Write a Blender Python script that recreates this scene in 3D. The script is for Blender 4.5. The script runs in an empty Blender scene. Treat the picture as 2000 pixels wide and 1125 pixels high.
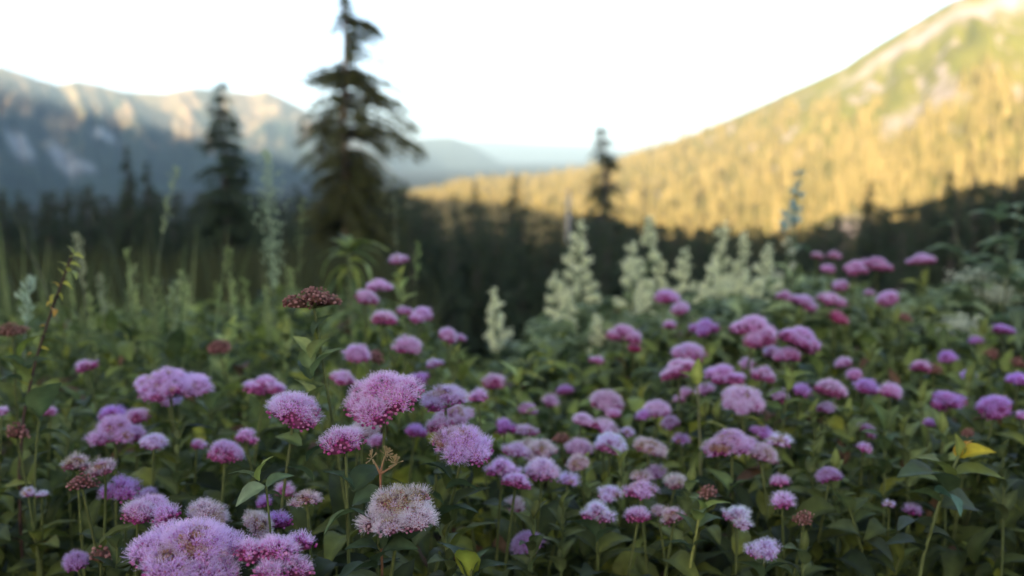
import bpy, math, random
import numpy as np
from mathutils import Vector
R = math.radians
random.seed(7)
rng = np.random.default_rng(11)
scene = bpy.context.scene
COL = scene.collection

# ------------------------------------------------------------------ camera frame
CZ = 0.95
PITCH = math.atan((562.5 - 300) / 1944.0)
FWD = np.array([0, math.cos(PITCH), -math.sin(PITCH)])
UP = np.array([0, math.sin(PITCH), math.cos(PITCH)])
RIGHT = np.array([1.0, 0, 0])
CAM = np.array([0, 0, CZ])
F = 1944.4

def at(px, py, d):
    """world point seen at photo position px,py at depth d along the optical axis"""
    return CAM + d * (FWD + (px - 1000) / F * RIGHT - (py - 562.5) / F * UP)

def project(P):
    q = P - CAM
    d = q @ FWD
    dd = np.where(d > 1e-3, d, 1e-3)
    return 1000 + F * (q @ RIGHT) / dd, 562.5 - F * (q @ UP) / dd, d

# ------------------------------------------------------------------ noise
def _hash(ix, iy, s):
    h = (ix.astype(np.int64) * 374761393 + iy.astype(np.int64) * 668265263 + s * 974634777) & 0x7fffffff
    h = ((h ^ (h >> 13)) * 1274126177) & 0x7fffffff
    return ((h ^ (h >> 16)) & 0xffff) / 65535.0

def vnoise(x, y, s=0):
    x = np.asarray(x, float); y = np.asarray(y, float)
    ix = np.floor(x); iy = np.floor(y)
    fx = x - ix; fy = y - iy
    fx = fx * fx * (3 - 2 * fx); fy = fy * fy * (3 - 2 * fy)
    a = _hash(ix, iy, s); b = _hash(ix + 1, iy, s); c = _hash(ix, iy + 1, s); d = _hash(ix + 1, iy + 1, s)
    return a + (b - a) * fx + (c - a) * fy + (a - b - c + d) * fx * fy

def fbm(x, y, s=0, o=4):
    v = 0; a = 0.5
    for k in range(o):
        v = v + a * vnoise(np.asarray(x) * 2 ** k, np.asarray(y) * 2 ** k, s + k * 17)
        a *= 0.5
    return v / (1 - 0.5 ** o)

def smooth(a, b, x):
    t = np.clip((np.asarray(x, float) - a) / (b - a), 0, 1)
    return t * t * (3 - 2 * t)

# ------------------------------------------------------------------ materials
def new_mat(name):
    m = bpy.data.materials.new(name); m.use_nodes = True
    nt = m.node_tree; nt.nodes.clear()
    out = nt.nodes.new('ShaderNodeOutputMaterial')
    return m, nt, out

def plant_mat(name, rough=0.55, transl=0.3, objcol=False, spec=0.3, noise=0.0, nscale=60.0, hue=0.0):
    """vertex colour times optional object colour, with mottling and light through the leaf"""
    m, nt, out = new_mat(name)
    N = nt.nodes.new; L = nt.links.new
    at_ = N('ShaderNodeAttribute'); at_.attribute_name = 'Col'
    c = at_.outputs['Color']
    if objcol:
        oi = N('ShaderNodeObjectInfo')
        mx = N('ShaderNodeMix'); mx.data_type = 'RGBA'; mx.blend_type = 'MULTIPLY'; mx.inputs[0].default_value = 1
        L(c, mx.inputs[6]); L(oi.outputs['Color'], mx.inputs[7]); c = mx.outputs[2]
    if noise:
        tc = N('ShaderNodeTexCoord'); nz = N('ShaderNodeTexNoise'); nz.inputs['Scale'].default_value = nscale
        nz.inputs['Detail'].default_value = 4
        L(tc.outputs['Object'], nz.inputs['Vector'])
        mr = N('ShaderNodeMapRange'); mr.inputs[1].default_value = 0.3; mr.inputs[2].default_value = 0.7
        mr.inputs[3].default_value = 1 - noise; mr.inputs[4].default_value = 1 + noise
        L(nz.outputs['Fac'], mr.inputs[0])
        mx = N('ShaderNodeVectorMath'); mx.operation = 'SCALE'
        L(c, mx.inputs[0]); L(mr.outputs[0], mx.inputs['Scale']); c = mx.outputs[0]
    p = N('ShaderNodeBsdfPrincipled'); p.inputs['Roughness'].default_value = rough
    p.inputs['Specular IOR Level'].default_value = spec
    L(c, p.inputs['Base Color'])
    if transl:
        t = N('ShaderNodeBsdfTranslucent'); L(c, t.inputs['Color'])
        ms = N('ShaderNodeMixShader'); ms.inputs[0].default_value = transl
        L(p.outputs[0], ms.inputs[1]); L(t.outputs[0], ms.inputs[2]); L(ms.outputs[0], out.inputs['Surface'])
    else:
        L(p.outputs[0], out.inputs['Surface'])
    return m

def terrain_mat(name, rough=0.95, s1=0.02, s2=0.3, amt=0.35, bump=0.0):
    m, nt, out = new_mat(name)
    N = nt.nodes.new; L = nt.links.new
    a = N('ShaderNodeAttribute'); a.attribute_name = 'Col'
    tc = N('ShaderNodeTexCoord')
    n1 = N('ShaderNodeTexNoise'); n1.inputs['Scale'].default_value = s1; n1.inputs['Detail'].default_value = 6
    n2 = N('ShaderNodeTexNoise'); n2.inputs['Scale'].default_value = s2; n2.inputs['Detail'].default_value = 4
    L(tc.outputs['Object'], n1.inputs['Vector']); L(tc.outputs['Object'], n2.inputs['Vector'])
    ad = N('ShaderNodeMath'); ad.operation = 'ADD'; L(n1.outputs['Fac'], ad.inputs[0]); L(n2.outputs['Fac'], ad.inputs[1])
    mr = N('ShaderNodeMapRange'); mr.inputs[1].default_value = 0.6; mr.inputs[2].default_value = 1.4
    mr.inputs[3].default_value = 1 - amt; mr.inputs[4].default_value = 1 + amt; L(ad.outputs[0], mr.inputs[0])
    mx = N('ShaderNodeVectorMath'); mx.operation = 'SCALE'; L(a.outputs['Color'], mx.inputs[0]); L(mr.outputs[0], mx.inputs['Scale'])
    p = N('ShaderNodeBsdfPrincipled'); p.inputs['Roughness'].default_value = rough; p.inputs['Specular IOR Level'].default_value = 0.1
    L(mx.outputs[0], p.inputs['Base Color'])
    L(p.outputs[0], out.inputs['Surface'])
    return m

M_LEAF = plant_mat('leaf', 0.55, 0.35, noise=0.22, nscale=90, spec=0.2)
M_STEM = plant_mat('stem', 0.6, 0.0, noise=0.2, nscale=150)
M_PETAL = plant_mat('petal', 0.6, 0.35, objcol=True, spec=0.15)
M_STAMEN = plant_mat('stamen', 0.6, 0.4, objcol=True, spec=0.1)
M_PLUME = plant_mat('plume', 0.7, 0.35, spec=0.1)
M_GRASS = plant_mat('grass', 0.6, 0.3, spec=0.2)
M_NEEDLE = plant_mat('needles', 0.7, 0.2, spec=0.15)
M_BARK = plant_mat('bark', 0.9, 0.0, noise=0.4, nscale=4)
M_GROUND = terrain_mat('ground', s1=0.6, s2=9.0, amt=0.4)
M_HILL = terrain_mat('hillside', s1=0.02, s2=0.15, amt=0.25)
M_MOUNT = terrain_mat('mountain', s1=0.008, s2=0.035, amt=0.75)

# ------------------------------------------------------------------ mesh building
class MB:
    def __init__(self):
        self.V = []; self.C = []; self.Fc = []; self.n = 0
    def add(self, V, Fa, C, mat=0, smoothf=True):
        V = np.asarray(V, float).reshape(-1, 3)
        C = np.asarray(C, float)
        if C.ndim == 1: C = np.tile(C, (len(V), 1))
        self.V.append(V); self.C.append(C)
        self.Fc.append((np.asarray(Fa, np.int64) + self.n, mat, smoothf)); self.n += len(V)
    def faces(self):
        return sum(len(f[0]) for f in self.Fc)
    def build(self, name, mats, parent=None, loc=None):
        if not isinstance(mats, (list, tuple)): mats = [mats]
        me = bpy.data.meshes.new(name)
        V = np.concatenate(self.V); C = np.concatenate(self.C)
        me.vertices.add(len(V)); me.vertices.foreach_set('co', V.astype(np.float32).ravel())
        nl = sum(f[0].size for f in self.Fc); nf = self.faces()
        me.loops.add(nl); me.polygons.add(nf)
        me.loops.foreach_set('vertex_index', np.concatenate([f[0].ravel() for f in self.Fc]).astype(np.int32))
        ls = []; mi = []; sm = []; o = 0
        for f, m, s in self.Fc:
            k = f.shape[1]
            ls.append(o + np.arange(len(f)) * k); o += f.size
            mi.append(np.full(len(f), m)); sm.append(np.full(len(f), s))
        me.polygons.foreach_set('loop_start', np.concatenate(ls).astype(np.int32))
        me.polygons.foreach_set('material_index', np.concatenate(mi).astype(np.int32))
        me.polygons.foreach_set('use_smooth', np.concatenate(sm).astype(bool))
        a = me.attributes.new('Col', 'FLOAT_COLOR', 'POINT')
        a.data.foreach_set('color', np.concatenate([np.clip(C, 0, 1), np.ones((len(C), 1))], 1).astype(np.float32).ravel())
        for m in mats: me.materials.append(m)
        me.update(calc_edges=True); me.validate()
        return link(name, me, parent, loc)

def link(name, me, parent=None, loc=None):
    o = bpy.data.objects.new(name, me); COL.objects.link(o)
    if parent: o.parent = parent
    if loc is not None: o.location = loc
    return o

def empty(name, loc):
    o = bpy.data.objects.new(name, None); COL.objects.link(o); o.location = loc
    o.empty_display_size = 0.05
    return o

def tag(o, label=None, cat=None, group=None, kind=None):
    if label: o['label'] = label
    if cat: o['category'] = cat
    if group: o['group'] = group
    if kind: o['kind'] = kind
    return o

def unit(v):
    v = np.asarray(v, float)
    return v / (np.linalg.norm(v, axis=-1, keepdims=True) + 1e-12)

def frames(zdir, roll=None, upref=None):
    """(M,3,3) matrices with columns x,y,z for direction zdir"""
    z = unit(zdir)
    if upref is None:
        ref = np.where(np.abs(z[:, 2:3]) < 0.9, np.array([[0, 0, 1.0]]), np.array([[1.0, 0, 0]]))
    else:
        ref = np.tile(upref, (len(z), 1))
    x = unit(np.cross(ref, z)); y = np.cross(z, x)
    if roll is not None:
        c = np.cos(roll)[:, None]; s = np.sin(roll)[:, None]
        x, y = x * c + y * s, -x * s + y * c
    return np.stack([x, y, z], axis=2)

def inst(tv, tf, mats, pos):
    """copies of a template (n,3) with faces tf -> verts, faces"""
    M = len(pos); n = len(tv)
    V = np.einsum('mij,nj->mni', mats, tv) + pos[:, None, :]
    Fa = (np.arange(M)[:, None, None] * n + np.asarray(tf)[None]).reshape(-1, np.asarray(tf).shape[1])
    return V.reshape(-1, 3), Fa

def grid_faces(nu, nv, wrap=False):
    i, j = np.meshgrid(np.arange(nu - 1), np.arange(nv if wrap else nv - 1), indexing='ij')
    j2 = (j + 1) % nv
    return np.stack([i * nv + j, i * nv + j2, (i + 1) * nv + j2, (i + 1) * nv + j], -1).reshape(-1, 4)

def tube(mb, pts, rad, col, seg=6, mat=0):
    pts = np.asarray(pts, float); n = len(pts)
    rad = np.broadcast_to(np.asarray(rad, float), (n,))
    t = np.gradient(pts, axis=0)
    fr = frames(t, upref=np.array([0.31, 0.95, 0.05]))
    a = np.arange(seg) / seg * 2 * np.pi
    ring = np.stack([np.cos(a), np.sin(a), 0 * a], 1)
    V = pts[:, None, :] + np.einsum('nij,sj->nsi', fr, ring) * rad[:, None, None]
    col = np.asarray(col, float)
    C = np.tile(col, (n * seg, 1)) if col.ndim == 1 else np.repeat(col, seg, axis=0)
    mb.add(V.reshape(-1, 3), grid_faces(n, seg, True), C, mat)

def bez(p0, p1, p2, n):
    t = np.linspace(0, 1, n)[:, None]
    return (1 - t) ** 2 * np.asarray(p0) + 2 * t * (1 - t) * np.asarray(p1) + t * t * np.asarray(p2)

# ------------------------------------------------------------------ ground
def ground_z(x, y):
    x = np.asarray(x, float); y = np.asarray(y, float)
    yy = np.maximum(y, 0)
    ratio = x / np.maximum(yy, 1.0)
    zl = -0.10 * np.maximum(yy - 3, 0)
    zl = np.where(yy > 38, -3.5 - 0.22 * (yy - 38), zl)
    zr = -0.26 * np.maximum(yy - 3.2, 0)
    w = smooth(-0.16, -0.04, ratio) * smooth(3, 8, yy)
    z = zl * (1 - w) + zr * w
    z = np.maximum(z, -34 + 0.08 * z * 0) * 1.0
    z = np.where(z < -14, -14 - 20 * (1 - np.exp((z + 14) / 20)), z)
    z = z + np.where(y < 0, 0.10 * -y, 0) * smooth(0, 6, -y)
    z = z + (fbm(x * 0.5, y * 0.5, 3) - 0.5) * 0.10 * smooth(0.5, 4, np.hypot(x, y))
    z = z + (fbm(x * 0.05, y * 0.05, 5) - 0.5) * 3.0 * smooth(15, 80, np.hypot(x, y))
    # hollow that holds the pond
    q = np.hypot((x + 11.5) / 6.5, (y - 26) / 3.2)
    z = z * smooth(0.75, 1.35, q) + (1 - smooth(0.75, 1.35, q)) * -2.85
    return z

def build_ground():
    rr = np.concatenate([np.linspace(0, 4, 25), np.geomspace(4.2, 13000, 170)])
    aa = np.linspace(0, 2 * np.pi, 181)[:-1]
    Rr, A = np.meshgrid(rr, aa, indexing='ij')
    x = Rr * np.sin(A); y = Rr * np.cos(A)
    z = ground_z(x, y)
    z = z + (np.minimum(z, -70) - z) * smooth(150, 330, Rr)
    n = fbm(x * 0.3, y * 0.3, 9)
    soil = np.array([0.022, 0.019, 0.012]); moss = np.array([0.026, 0.034, 0.014]); wood = np.array([0.02, 0.024, 0.014])
    wm = (smooth(3, 9, Rr) * (1 - smooth(40, 60, Rr)))[..., None] * (0.5 + n[..., None] * 0.7)
    col = soil * (1 - wm) + moss * wm
    wf = smooth(45, 70, Rr)[..., None]
    col = col * (1 - wf) + wood * wf
    mb = MB(); mb.add(np.stack([x, y, z], -1).reshape(-1, 3), grid_faces(len(rr), len(aa), True)[:, ::-1], col.reshape(-1, 3))
    tag(mb.build('ground', M_GROUND), kind='structure')
build_ground()

def build_pond():
    m, nt, out = new_mat('water')
    p = nt.nodes.new('ShaderNodeBsdfPrincipled'); p.inputs['Base Color'].default_value = (0.05, 0.12, 0.12, 1)
    p.inputs['Roughness'].default_value = 0.18; p.inputs['IOR'].default_value = 1.33; p.inputs['Specular IOR Level'].default_value = 0.25
    nz = nt.nodes.new('ShaderNodeTexNoise'); nz.inputs['Scale'].default_value = 1.5
    b = nt.nodes.new('ShaderNodeBump'); b.inputs['Strength'].default_value = 0.05
    tc = nt.nodes.new('ShaderNodeTexCoord'); nt.links.new(tc.outputs['Object'], nz.inputs['Vector'])
    nt.links.new(nz.outputs['Fac'], b.inputs['Height']); nt.links.new(b.outputs[0], p.inputs['Normal'])
    nt.links.new(p.outputs[0], out.inputs['Surface'])
    a = np.arange(72) / 72 * 2 * np.pi
    V = [[0, 0, 0]]
    for k in range(72):
        r_ = 1 + .16 * math.sin(3 * a[k] + 1) + .09 * math.sin(7 * a[k]); V.append([6.2 * r_ * math.cos(a[k]), 2.5 * r_ * math.sin(a[k]), 0])
    f = [[0, 1 + k, 1 + (k + 1) % 72] for k in range(72)]
    mb = MB(); mb.add(V, f, np.array([.02, .04, .04]))
    tag(mb.build('pond_water', m, loc=(-11.5, 26, -2.62)), kind='structure')
build_pond()

# ------------------------------------------------------------------ mountains and hills
SUN_AZ = R(20); SUN_EL = R(8.5)
TAN = math.tan(SUN_EL)

def sheet(name, pts, dcrest, dfoot, zfoot, nu, nv, colour, mat, prof=1.0, rib=0.0, ribf=40, seed=0, back=0.4):
    px = np.linspace(pts[0][0], pts[-1][0], nu)
    py = np.interp(px, [p[0] for p in pts], [p[1] for p in pts])
    dc = dcrest(px); df = dfoot(px)
    t = np.concatenate([np.linspace(0, 1, nv), 1 + np.linspace(0, 1, 8)[1:] * back])
    X = np.zeros((nu, len(t))); Y = X.copy(); Z = X.copy()
    rel = (px - 1000) / F
    zc = np.array([at(p, q, d)[2] for p, q, d in zip(px, py, dc)])
    yc = np.array([at(p, q, d)[1] for p, q, d in zip(px, py, dc)])
    xc = rel * dc
    for k, tt in enumerate(t):
        s = df / dc + (1 - df / dc) * tt
        X[:, k] = xc * s; Y[:, k] = yc * s
        if tt <= 1:
            Z[:, k] = zfoot + (zc - zfoot) * tt ** prof
        else:
            Z[:, k] = zc - (zc - zfoot) * (tt - 1) * 1.2
    if rib:
        T = np.broadcast_to(t, X.shape); U = np.broadcast_to(px[:, None], X.shape)
        warp = fbm(U / 120.0, T * 2.0, seed + 3) * 1.8
        n = fbm(U / ribf + warp + T * 0.8, T * 1.2, seed, 5) - 0.5
        n2 = np.abs(fbm(U / ribf * 0.6 + warp, T * 1.5 + 9, seed + 5, 4) - 0.5) * 2
        env = np.clip(np.minimum(T, np.abs(1.02 - T) * 3.0), 0, 1)
        Z += (n + n2 - 0.35) * rib * env * np.abs(zc - zfoot)[:, None]
    C = colour(np.broadcast_to(px[:, None], X.shape), np.broadcast_to(t, X.shape), X, Y, Z)
    mb = MB(); mb.add(np.stack([X, Y, Z], -1).reshape(-1, 3), grid_faces(nu, len(t))[:, ::-1], C.reshape(-1, 3))
    o = tag(mb.build(name, mat), kind='structure')
    return o, (px, dc, df, X, Y, Z, t)

def mixc(a, b, w):
    w = np.asarray(w)[..., None]
    return np.asarray(a) * (1 - w) + np.asarray(b) * w

# right sunlit hill
HILL_PTS = [(700, 392), (800, 384), (850, 370), (890, 356), (940, 349), (1000, 345), (1080, 342), (1130, 333), (1230, 303), (1330, 271),
            (1450, 221), (1570, 166), (1650, 128), (1700, 93), (1780, 46), (1860, 0), (2000, -45), (2300, -120), (2700, -120)]
hill_dc = lambda p: np.interp(p, [700, 1000, 1300, 1700, 2000, 2700], [1500, 1350, 1250, 1150, 1000, 800])
hill_df = lambda p: np.interp(p, [700, 1000, 1300, 1700, 2000, 2700], [640, 520, 430, 330, 270, 220])
def hill_col(U, T, X, Y, Z):
    n = fbm(U / 60, T * 9, 21, 4); n2 = fbm(U / 22, T * 26, 25, 3)
    base = mixc([0.26, 0.20, 0.05], [0.17, 0.155, 0.035], n)
    meadow = mixc([0.17, 0.175, 0.03], [0.24, 0.20, 0.045], n2)
    wm = smooth(0.42, 0.62, T + 0.25 * (n - 0.5)) * smooth(1350, 1700, U)
    c = mixc(base, meadow, wm)
    rock = np.array([0.50, 0.39, 0.33])
    band = np.exp(-((T - 0.885 - (n - .5) * 0.10 - (U - 1850) * 0.00012) / (0.030 + np.clip(U - 1600, 0, 500) * 0.00007)) ** 2) * smooth(1560, 1720, U)
    band = np.maximum(band, 0.8 * smooth(0.0, 0.08, 0.055 - np.abs(T - 0.50 - (n - .5) * .12)) * smooth(1710, 1760, U) * (1 - smooth(1850, 1930, U)))
    spots = smooth(0.64, 0.72, n2) * smooth(0.3, 0.5, T) * 0.7
    patch = np.exp(-(((U - 1650) / 55) ** 2 + ((T - 0.16 - (U - 1650) * .0006) / 0.05) ** 2) ** 2)
    return mixc(c, rock, np.clip(np.maximum(np.maximum(band * (0.4 + n2), spots), patch), 0, 1))
hill, HG = sheet('hills', HILL_PTS, hill_dc, hill_df, -62, 240, 90, hill_col, M_HILL, prof=1.15, rib=0.17, ribf=80, seed=31)

# left mountain
MT_PTS = [(-700, 60), (-300, 90), (0, 128), (60, 148), (110, 164), (150, 157), (200, 165), (240, 178), (320, 181), (370, 171), (430, 174), (490, 180),
          (520, 175), (560, 195), (600, 216), (650, 246), (700, 275), (740, 305), (780, 345), (800, 356)]
mt_dc = lambda p: np.interp(p, [-700, 0, 500, 800], [3000, 3600, 4000, 4200])
mt_df = lambda p: np.interp(p, [-700, 0, 500, 800], [900, 1300, 2000, 3000])
def mt_col(U, T, X, Y, Z):
    n = fbm(U / 45, T * 5, 41, 5); n2 = fbm(U / 14, T * 3, 45, 4)
    forest = mixc([0.018, 0.036, 0.026], [0.04, 0.06, 0.038], n)
    rock = mixc([0.36, 0.23, 0.13], [0.17, 0.14, 0.055], n2)
    wr = smooth(0.42, 0.62, n + 0.65 * (T - 0.68)) * 0.9
    c = mixc(forest, rock, wr)
    scree = 0
    for (u0, t0, su, st, sl) in [(115, 0.30, 22, 0.13, -0.004), (30, 0.33, 22, 0.10, 0.004), (150, 0.20, 28, 0.04, -0.003), (200, .48, 25, .05, 0)]:
        scree = np.maximum(scree, np.exp(-(((U - u0 - (t0 - T) * 160) / su) ** 2 + ((T - t0) / st) ** 2) ** 2))
    return mixc(c, [0.34, 0.35, 0.35], scree * 0.7 * (0.55 + 0.9 * n2))
mount, MG = sheet('mountain', MT_PTS, mt_dc, mt_df, -75, 320, 110, mt_col, M_MOUNT, prof=1.25, rib=0.36, ribf=30, seed=51)

blue = lambda U, T, X, Y, Z: mixc([0.04, 0.055, 0.045], [0.08, 0.09, 0.06], fbm(U / 30, T * 5, 61))
sheet('far_hills', [(560, 330), (700, 300), (780, 276), (830, 270), (880, 267), (915, 279), (950, 300), (985, 322), (1040, 345)],
      lambda p: 6500 + 0 * p, lambda p: 4800 + 0 * p, -75, 90, 24, blue, M_MOUNT, prof=1.1, rib=0.2, ribf=40, seed=71)
sheet('distant_hills', [(300, 300), (760, 283), (900, 278), (960, 276), (1050, 282), (1120, 284), (1180, 287), (1250, 297), (1400, 305), (1800, 310)],
      lambda p: 11000 + 0 * p, lambda p: 9000 + 0 * p, -75, 110, 16, blue, M_MOUNT, prof=1.0, rib=0.15, ribf=60, seed=81)

# mountain flank behind and to the left of the viewer: it keeps the meadow and the near forest in shade
def shade_ridge():
    us = [-6000, -3600, -2476, -1664, -1000, -500, -250, -120, -40, 0, 40, 120, 300, 700, 2000]
    hs = [640, 560, 520, 415, 250, 140, 104, 74, 58, 53, 50, 46, 46, 66, 120]
    u = np.concatenate([np.linspace(-6000, -600, 140), np.linspace(-590, 590, 200), np.linspace(600, 2000, 40)])
    h = np.interp(u, us, hs) + (fbm(u / 25.0, u * 0, 91, 4) - 0.5) * 6 * np.where(np.abs(u) < 400, 1, 4)
    prof = np.array([(-900, -0.1), (-500, 0.3), (-330, 0.75), (-200, 1.0), (-150, 0.62), (-110, 0.3), (-70, 0.05), (-40, -0.3)])
    v = prof[:, 0]; s = prof[:, 1]
    U, Vv = np.meshgrid(u, v, indexing='ij')
    Vv = np.where(Vv < -200, -200 + (Vv + 200) * (1 + np.abs(U) / 900), Vv)
    Z = h[:, None] * s[None] - 3
    Z += (fbm(U / 40, Vv / 40, 95) - 0.5) * 8 * (np.abs(s - 1) > .01)[None] * (np.abs(s) > .1)[None]
    ca, sa = math.cos(SUN_AZ), math.sin(SUN_AZ)
    X = U * ca + Vv * sa; Y = -U * sa + Vv * ca
    mb = MB(); C = mixc([0.05, 0.055, 0.03], [0.09, 0.08, 0.045], fbm(U / 60, Vv / 60, 99))
    mb.add(np.stack([X, Y, Z], -1).reshape(-1, 3), grid_faces(len(u), len(v)), C.reshape(-1, 3))
    tag(mb.build('ridge_terrain', M_HILL), kind='structure')
shade_ridge()

# ------------------------------------------------------------------ conifers
SPRAY_V = np.array([[0, 0, 0], [-.16, .45, .05], [0, 1.0, -.08], [.16, .45, .05]])
SPRAY_F = np.array([[0, 1, 2, 3]])

def conifer(h, r, whorls, per, k, seed, spray=0.3, droop=0.5, bare=0.0, colA=(0.035, 0.05, 0.022), colB=(0.075, 0.085, 0.03), gap=0.2, branches=None, pw=0.8, start=0.06, trad=None, bark=(0.075, 0.068, 0.058)):
    """trunk and crown builders of one conifer standing on z=0"""
    g = np.random.default_rng(seed)
    tr = MB(); cr = MB()
    zz = np.linspace(0, h, 14)
    wob = np.stack([np.sin(zz * 1.3 + seed) * 0.01 * h * (zz / h), np.cos(zz * 1.1 + seed) * 0.008 * h * (zz / h), zz], 1)
    tr_r = (0.017 * h * (1 - zz / h) ** 0.9 + 0.0022 * h) if trad is None else np.interp(zz / h, trad[0], trad[1])
    tube(tr, wob, tr_r, np.array(bark), 9)
    pos = []; dirs = []; sz = []; cols = []
    def axis(z): return np.array([np.interp(z, zz, wob[:, 0]), np.interp(z, zz, wob[:, 1]), z])
    bl = []
    for w in range(whorls):
        f = (w + 0.5) / whorls
        z = h * (start + (0.985 - start) * f)
        L0 = r * (1 - f) ** pw * (0.75 + 0.25 * min(1, f * 6 + 0.5)) + 0.008 * h
        for b in range(per):
            if g.random() < gap: continue
            bl.append((z + g.normal() * h * 0.008, g.random() * 2 * np.pi, L0 * g.uniform(0.55, 1.15), f, 1.0))
    if branches: bl += branches
    A = np.array(colA); B = np.array(colB)
    for (z, az, L, f, dens) in bl:
        dens = dens * 1.0
        o = np.array([math.cos(az), math.sin(az), 0])
        p0 = axis(z)
        dr = droop * g.uniform(0.7, 1.3)
        p1 = p0 + o * L * 0.5 + np.array([0, 0, 0.10 * L - dr * L * 0.15])
        p2 = p0 + o * L + np.array([0, 0, -dr * L])
        pts = bez(p0, p1, p2, 5)
        tube(tr, pts, np.linspace(0.006, 0.002, 5) * h * (0.5 + L / (r + .01) * .5), np.array([0.05, 0.046, 0.036]), 3)
        n = max(3, int(k * (0.35 + L / r) * dens))
        t = g.uniform(0.12, 1.0, n) ** 0.8
        tt = t[:, None]
        P = (1 - tt) ** 2 * p0 + 2 * tt * (1 - tt) * p1 + tt * tt * p2
        side = np.cross(o, [0, 0, 1.0])
        sd = g.choice([-1, 1], n)[:, None] * g.uniform(0.3, 1.2, (n, 1))
        D = o * g.uniform(0.2, 1.0, (n, 1)) + side * sd + np.array([0, 0, 1.0]) * g.uniform(-0.9, 0.15, (n, 1))
        pos.append(P + g.normal(0, 0.012 * h * 0.4, P.shape)); dirs.append(D)
        sz.append(spray * g.uniform(0.6, 1.25, n) * (0.34 + 0.74 * (1 - f)))
        c = A + (B - A) * np.clip(g.normal(0.45, 0.3, (n, 1)) * 0.8 + 0.25 * (t[:, None] - .3), 0, 1)
        cols.append(c)
    pos = np.concatenate(pos); dirs = np.concatenate(dirs); sz = np.concatenate(sz); cols = np.concatenate(cols)
    fr = frames(dirs, g.uniform(0, 6.28, len(dirs)))
    fr = fr[:, :, [0, 2, 1]] * sz[:, None, None]
    V, Fa = inst(SPRAY_V, SPRAY_F, fr, pos)
    cr.add(V, Fa, np.repeat(cols, len(SPRAY_V), 0), 0, False)
    return tr, cr

def plant_tree(px, ytop, d, meshes, mh, label, group=None, wscale=1.0, rot=None, cat='tree', name='conifer_tree', first=None):
    top = at(px, ytop, d)
    gz = float(ground_z(top[0], top[1])) - 0.1
    H = top[2] - gz
    e = empty(name, (top[0], top[1], gz)); tag(e, label, cat, group)
    s = H / mh
    e.scale = (s * wscale, s * wscale, s)
    e.rotation_euler = (0, 0, random.uniform(0, 6.28) if rot is None else rot)
    for nm, me in zip(('trunk', 'crown'), meshes): link(nm, me, e)
    return e

def bake(tr, cr):
    a = tr.build('trunk', M_BARK); b = cr.build('crown', M_NEEDLE)
    ma, mb_ = a.data, b.data
    bpy.data.objects.remove(a); bpy.data.objects.remove(b)
    return ma, mb_

# the tall half-bare fir
def hero_tree():
    d = 30.0; px = 668
    top = at(px, -14, d); gz = float(ground_z(top[0], top[1])) - 0.1
    H = top[2] - gz
    def zz(py): return at(px, py, d)[2] - gz
    br = []
    yr = [-10, 15, 40, 62, 72, 85, 100, 125, 140, 165, 180, 200, 225, 245, 270, 300, 320, 345, 400, 520]
    rr = [12, 24, 36, 66, 78, 50, 36, 62, 96, 76, 104, 128, 128, 120, 150, 160, 118, 104, 112, 120]
    yl = [-10, 40, 70, 110, 150, 158, 166, 185, 205, 240, 280, 310, 350, 400, 520]
    rl = [6, 14, 34, 20, 34, 92, 56, 52, 72, 82, 96, 92, 96, 112, 118]
    y = -8.0
    while y < 520:
        for k in range(3 if y < 150 else 12):
            az = random.uniform(0, 6.28)
            if y < 150 and math.cos(az) < 0 and random.random() < .55: continue
            c = math.cos(az)
            L = (np.interp(y, yr, rr) if c > 0 else np.interp(y, yl, rl)) * random.uniform(.5, 1.0) * d / F
            br.append((zz(y - 8 - L * F / d * .18 + random.uniform(-4, 4)), az, L, .35, 1.0 if y > 150 else .8))
        y += random.uniform(5, 9) if y < 160 else (random.uniform(19, 26) if y < 300 else random.uniform(11, 15))
    for (yy, dx, dn) in [(60, 60, 3.5), (66, 70, 4.5), (74, 78, 4.5), (84, 62, 3), (128, 104, .5), (158, -94, .6), (166, 84, 1.5), (172, 110, 1.5), (205, 134, 2), (228, 140, 2), (238, 152, 2), (250, 140, 2), (282, 158, 2.6), (290, 162, 2.6),
                         (296, 150, 2.6), (240, -84, 2), (262, -92, 2), (285, -98, 2), (318, -96, 2)]:
        br.append((zz(yy - 14 - abs(dx) * .18), (0 if dx > 0 else math.pi) + random.uniform(-.3, .3), abs(dx) * d / F, .35, dn))
    tr, cr = conifer(H, 1.55, 1, 1, 42, 5, spray=0.23, droop=0.36, gap=1.0, branches=br, colA=(0.038, 0.048, 0.016), colB=(0.135, 0.135, 0.038),
                     trad=([0, .35, .6, .8, .95, 1], [.17, .13, .105, .085, .060, .025]), bark=(0.22, 0.155, 0.11))
    e = empty('conifer_tree', (top[0], top[1], gz))
    tag(e, 'tall fir with half-bare ragged top rising above the meadow, tallest tree in the photo', 'tree')
    tr.build('trunk', M_BARK, e); cr.build('crown', M_NEEDLE, e)
hero_tree()

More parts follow.
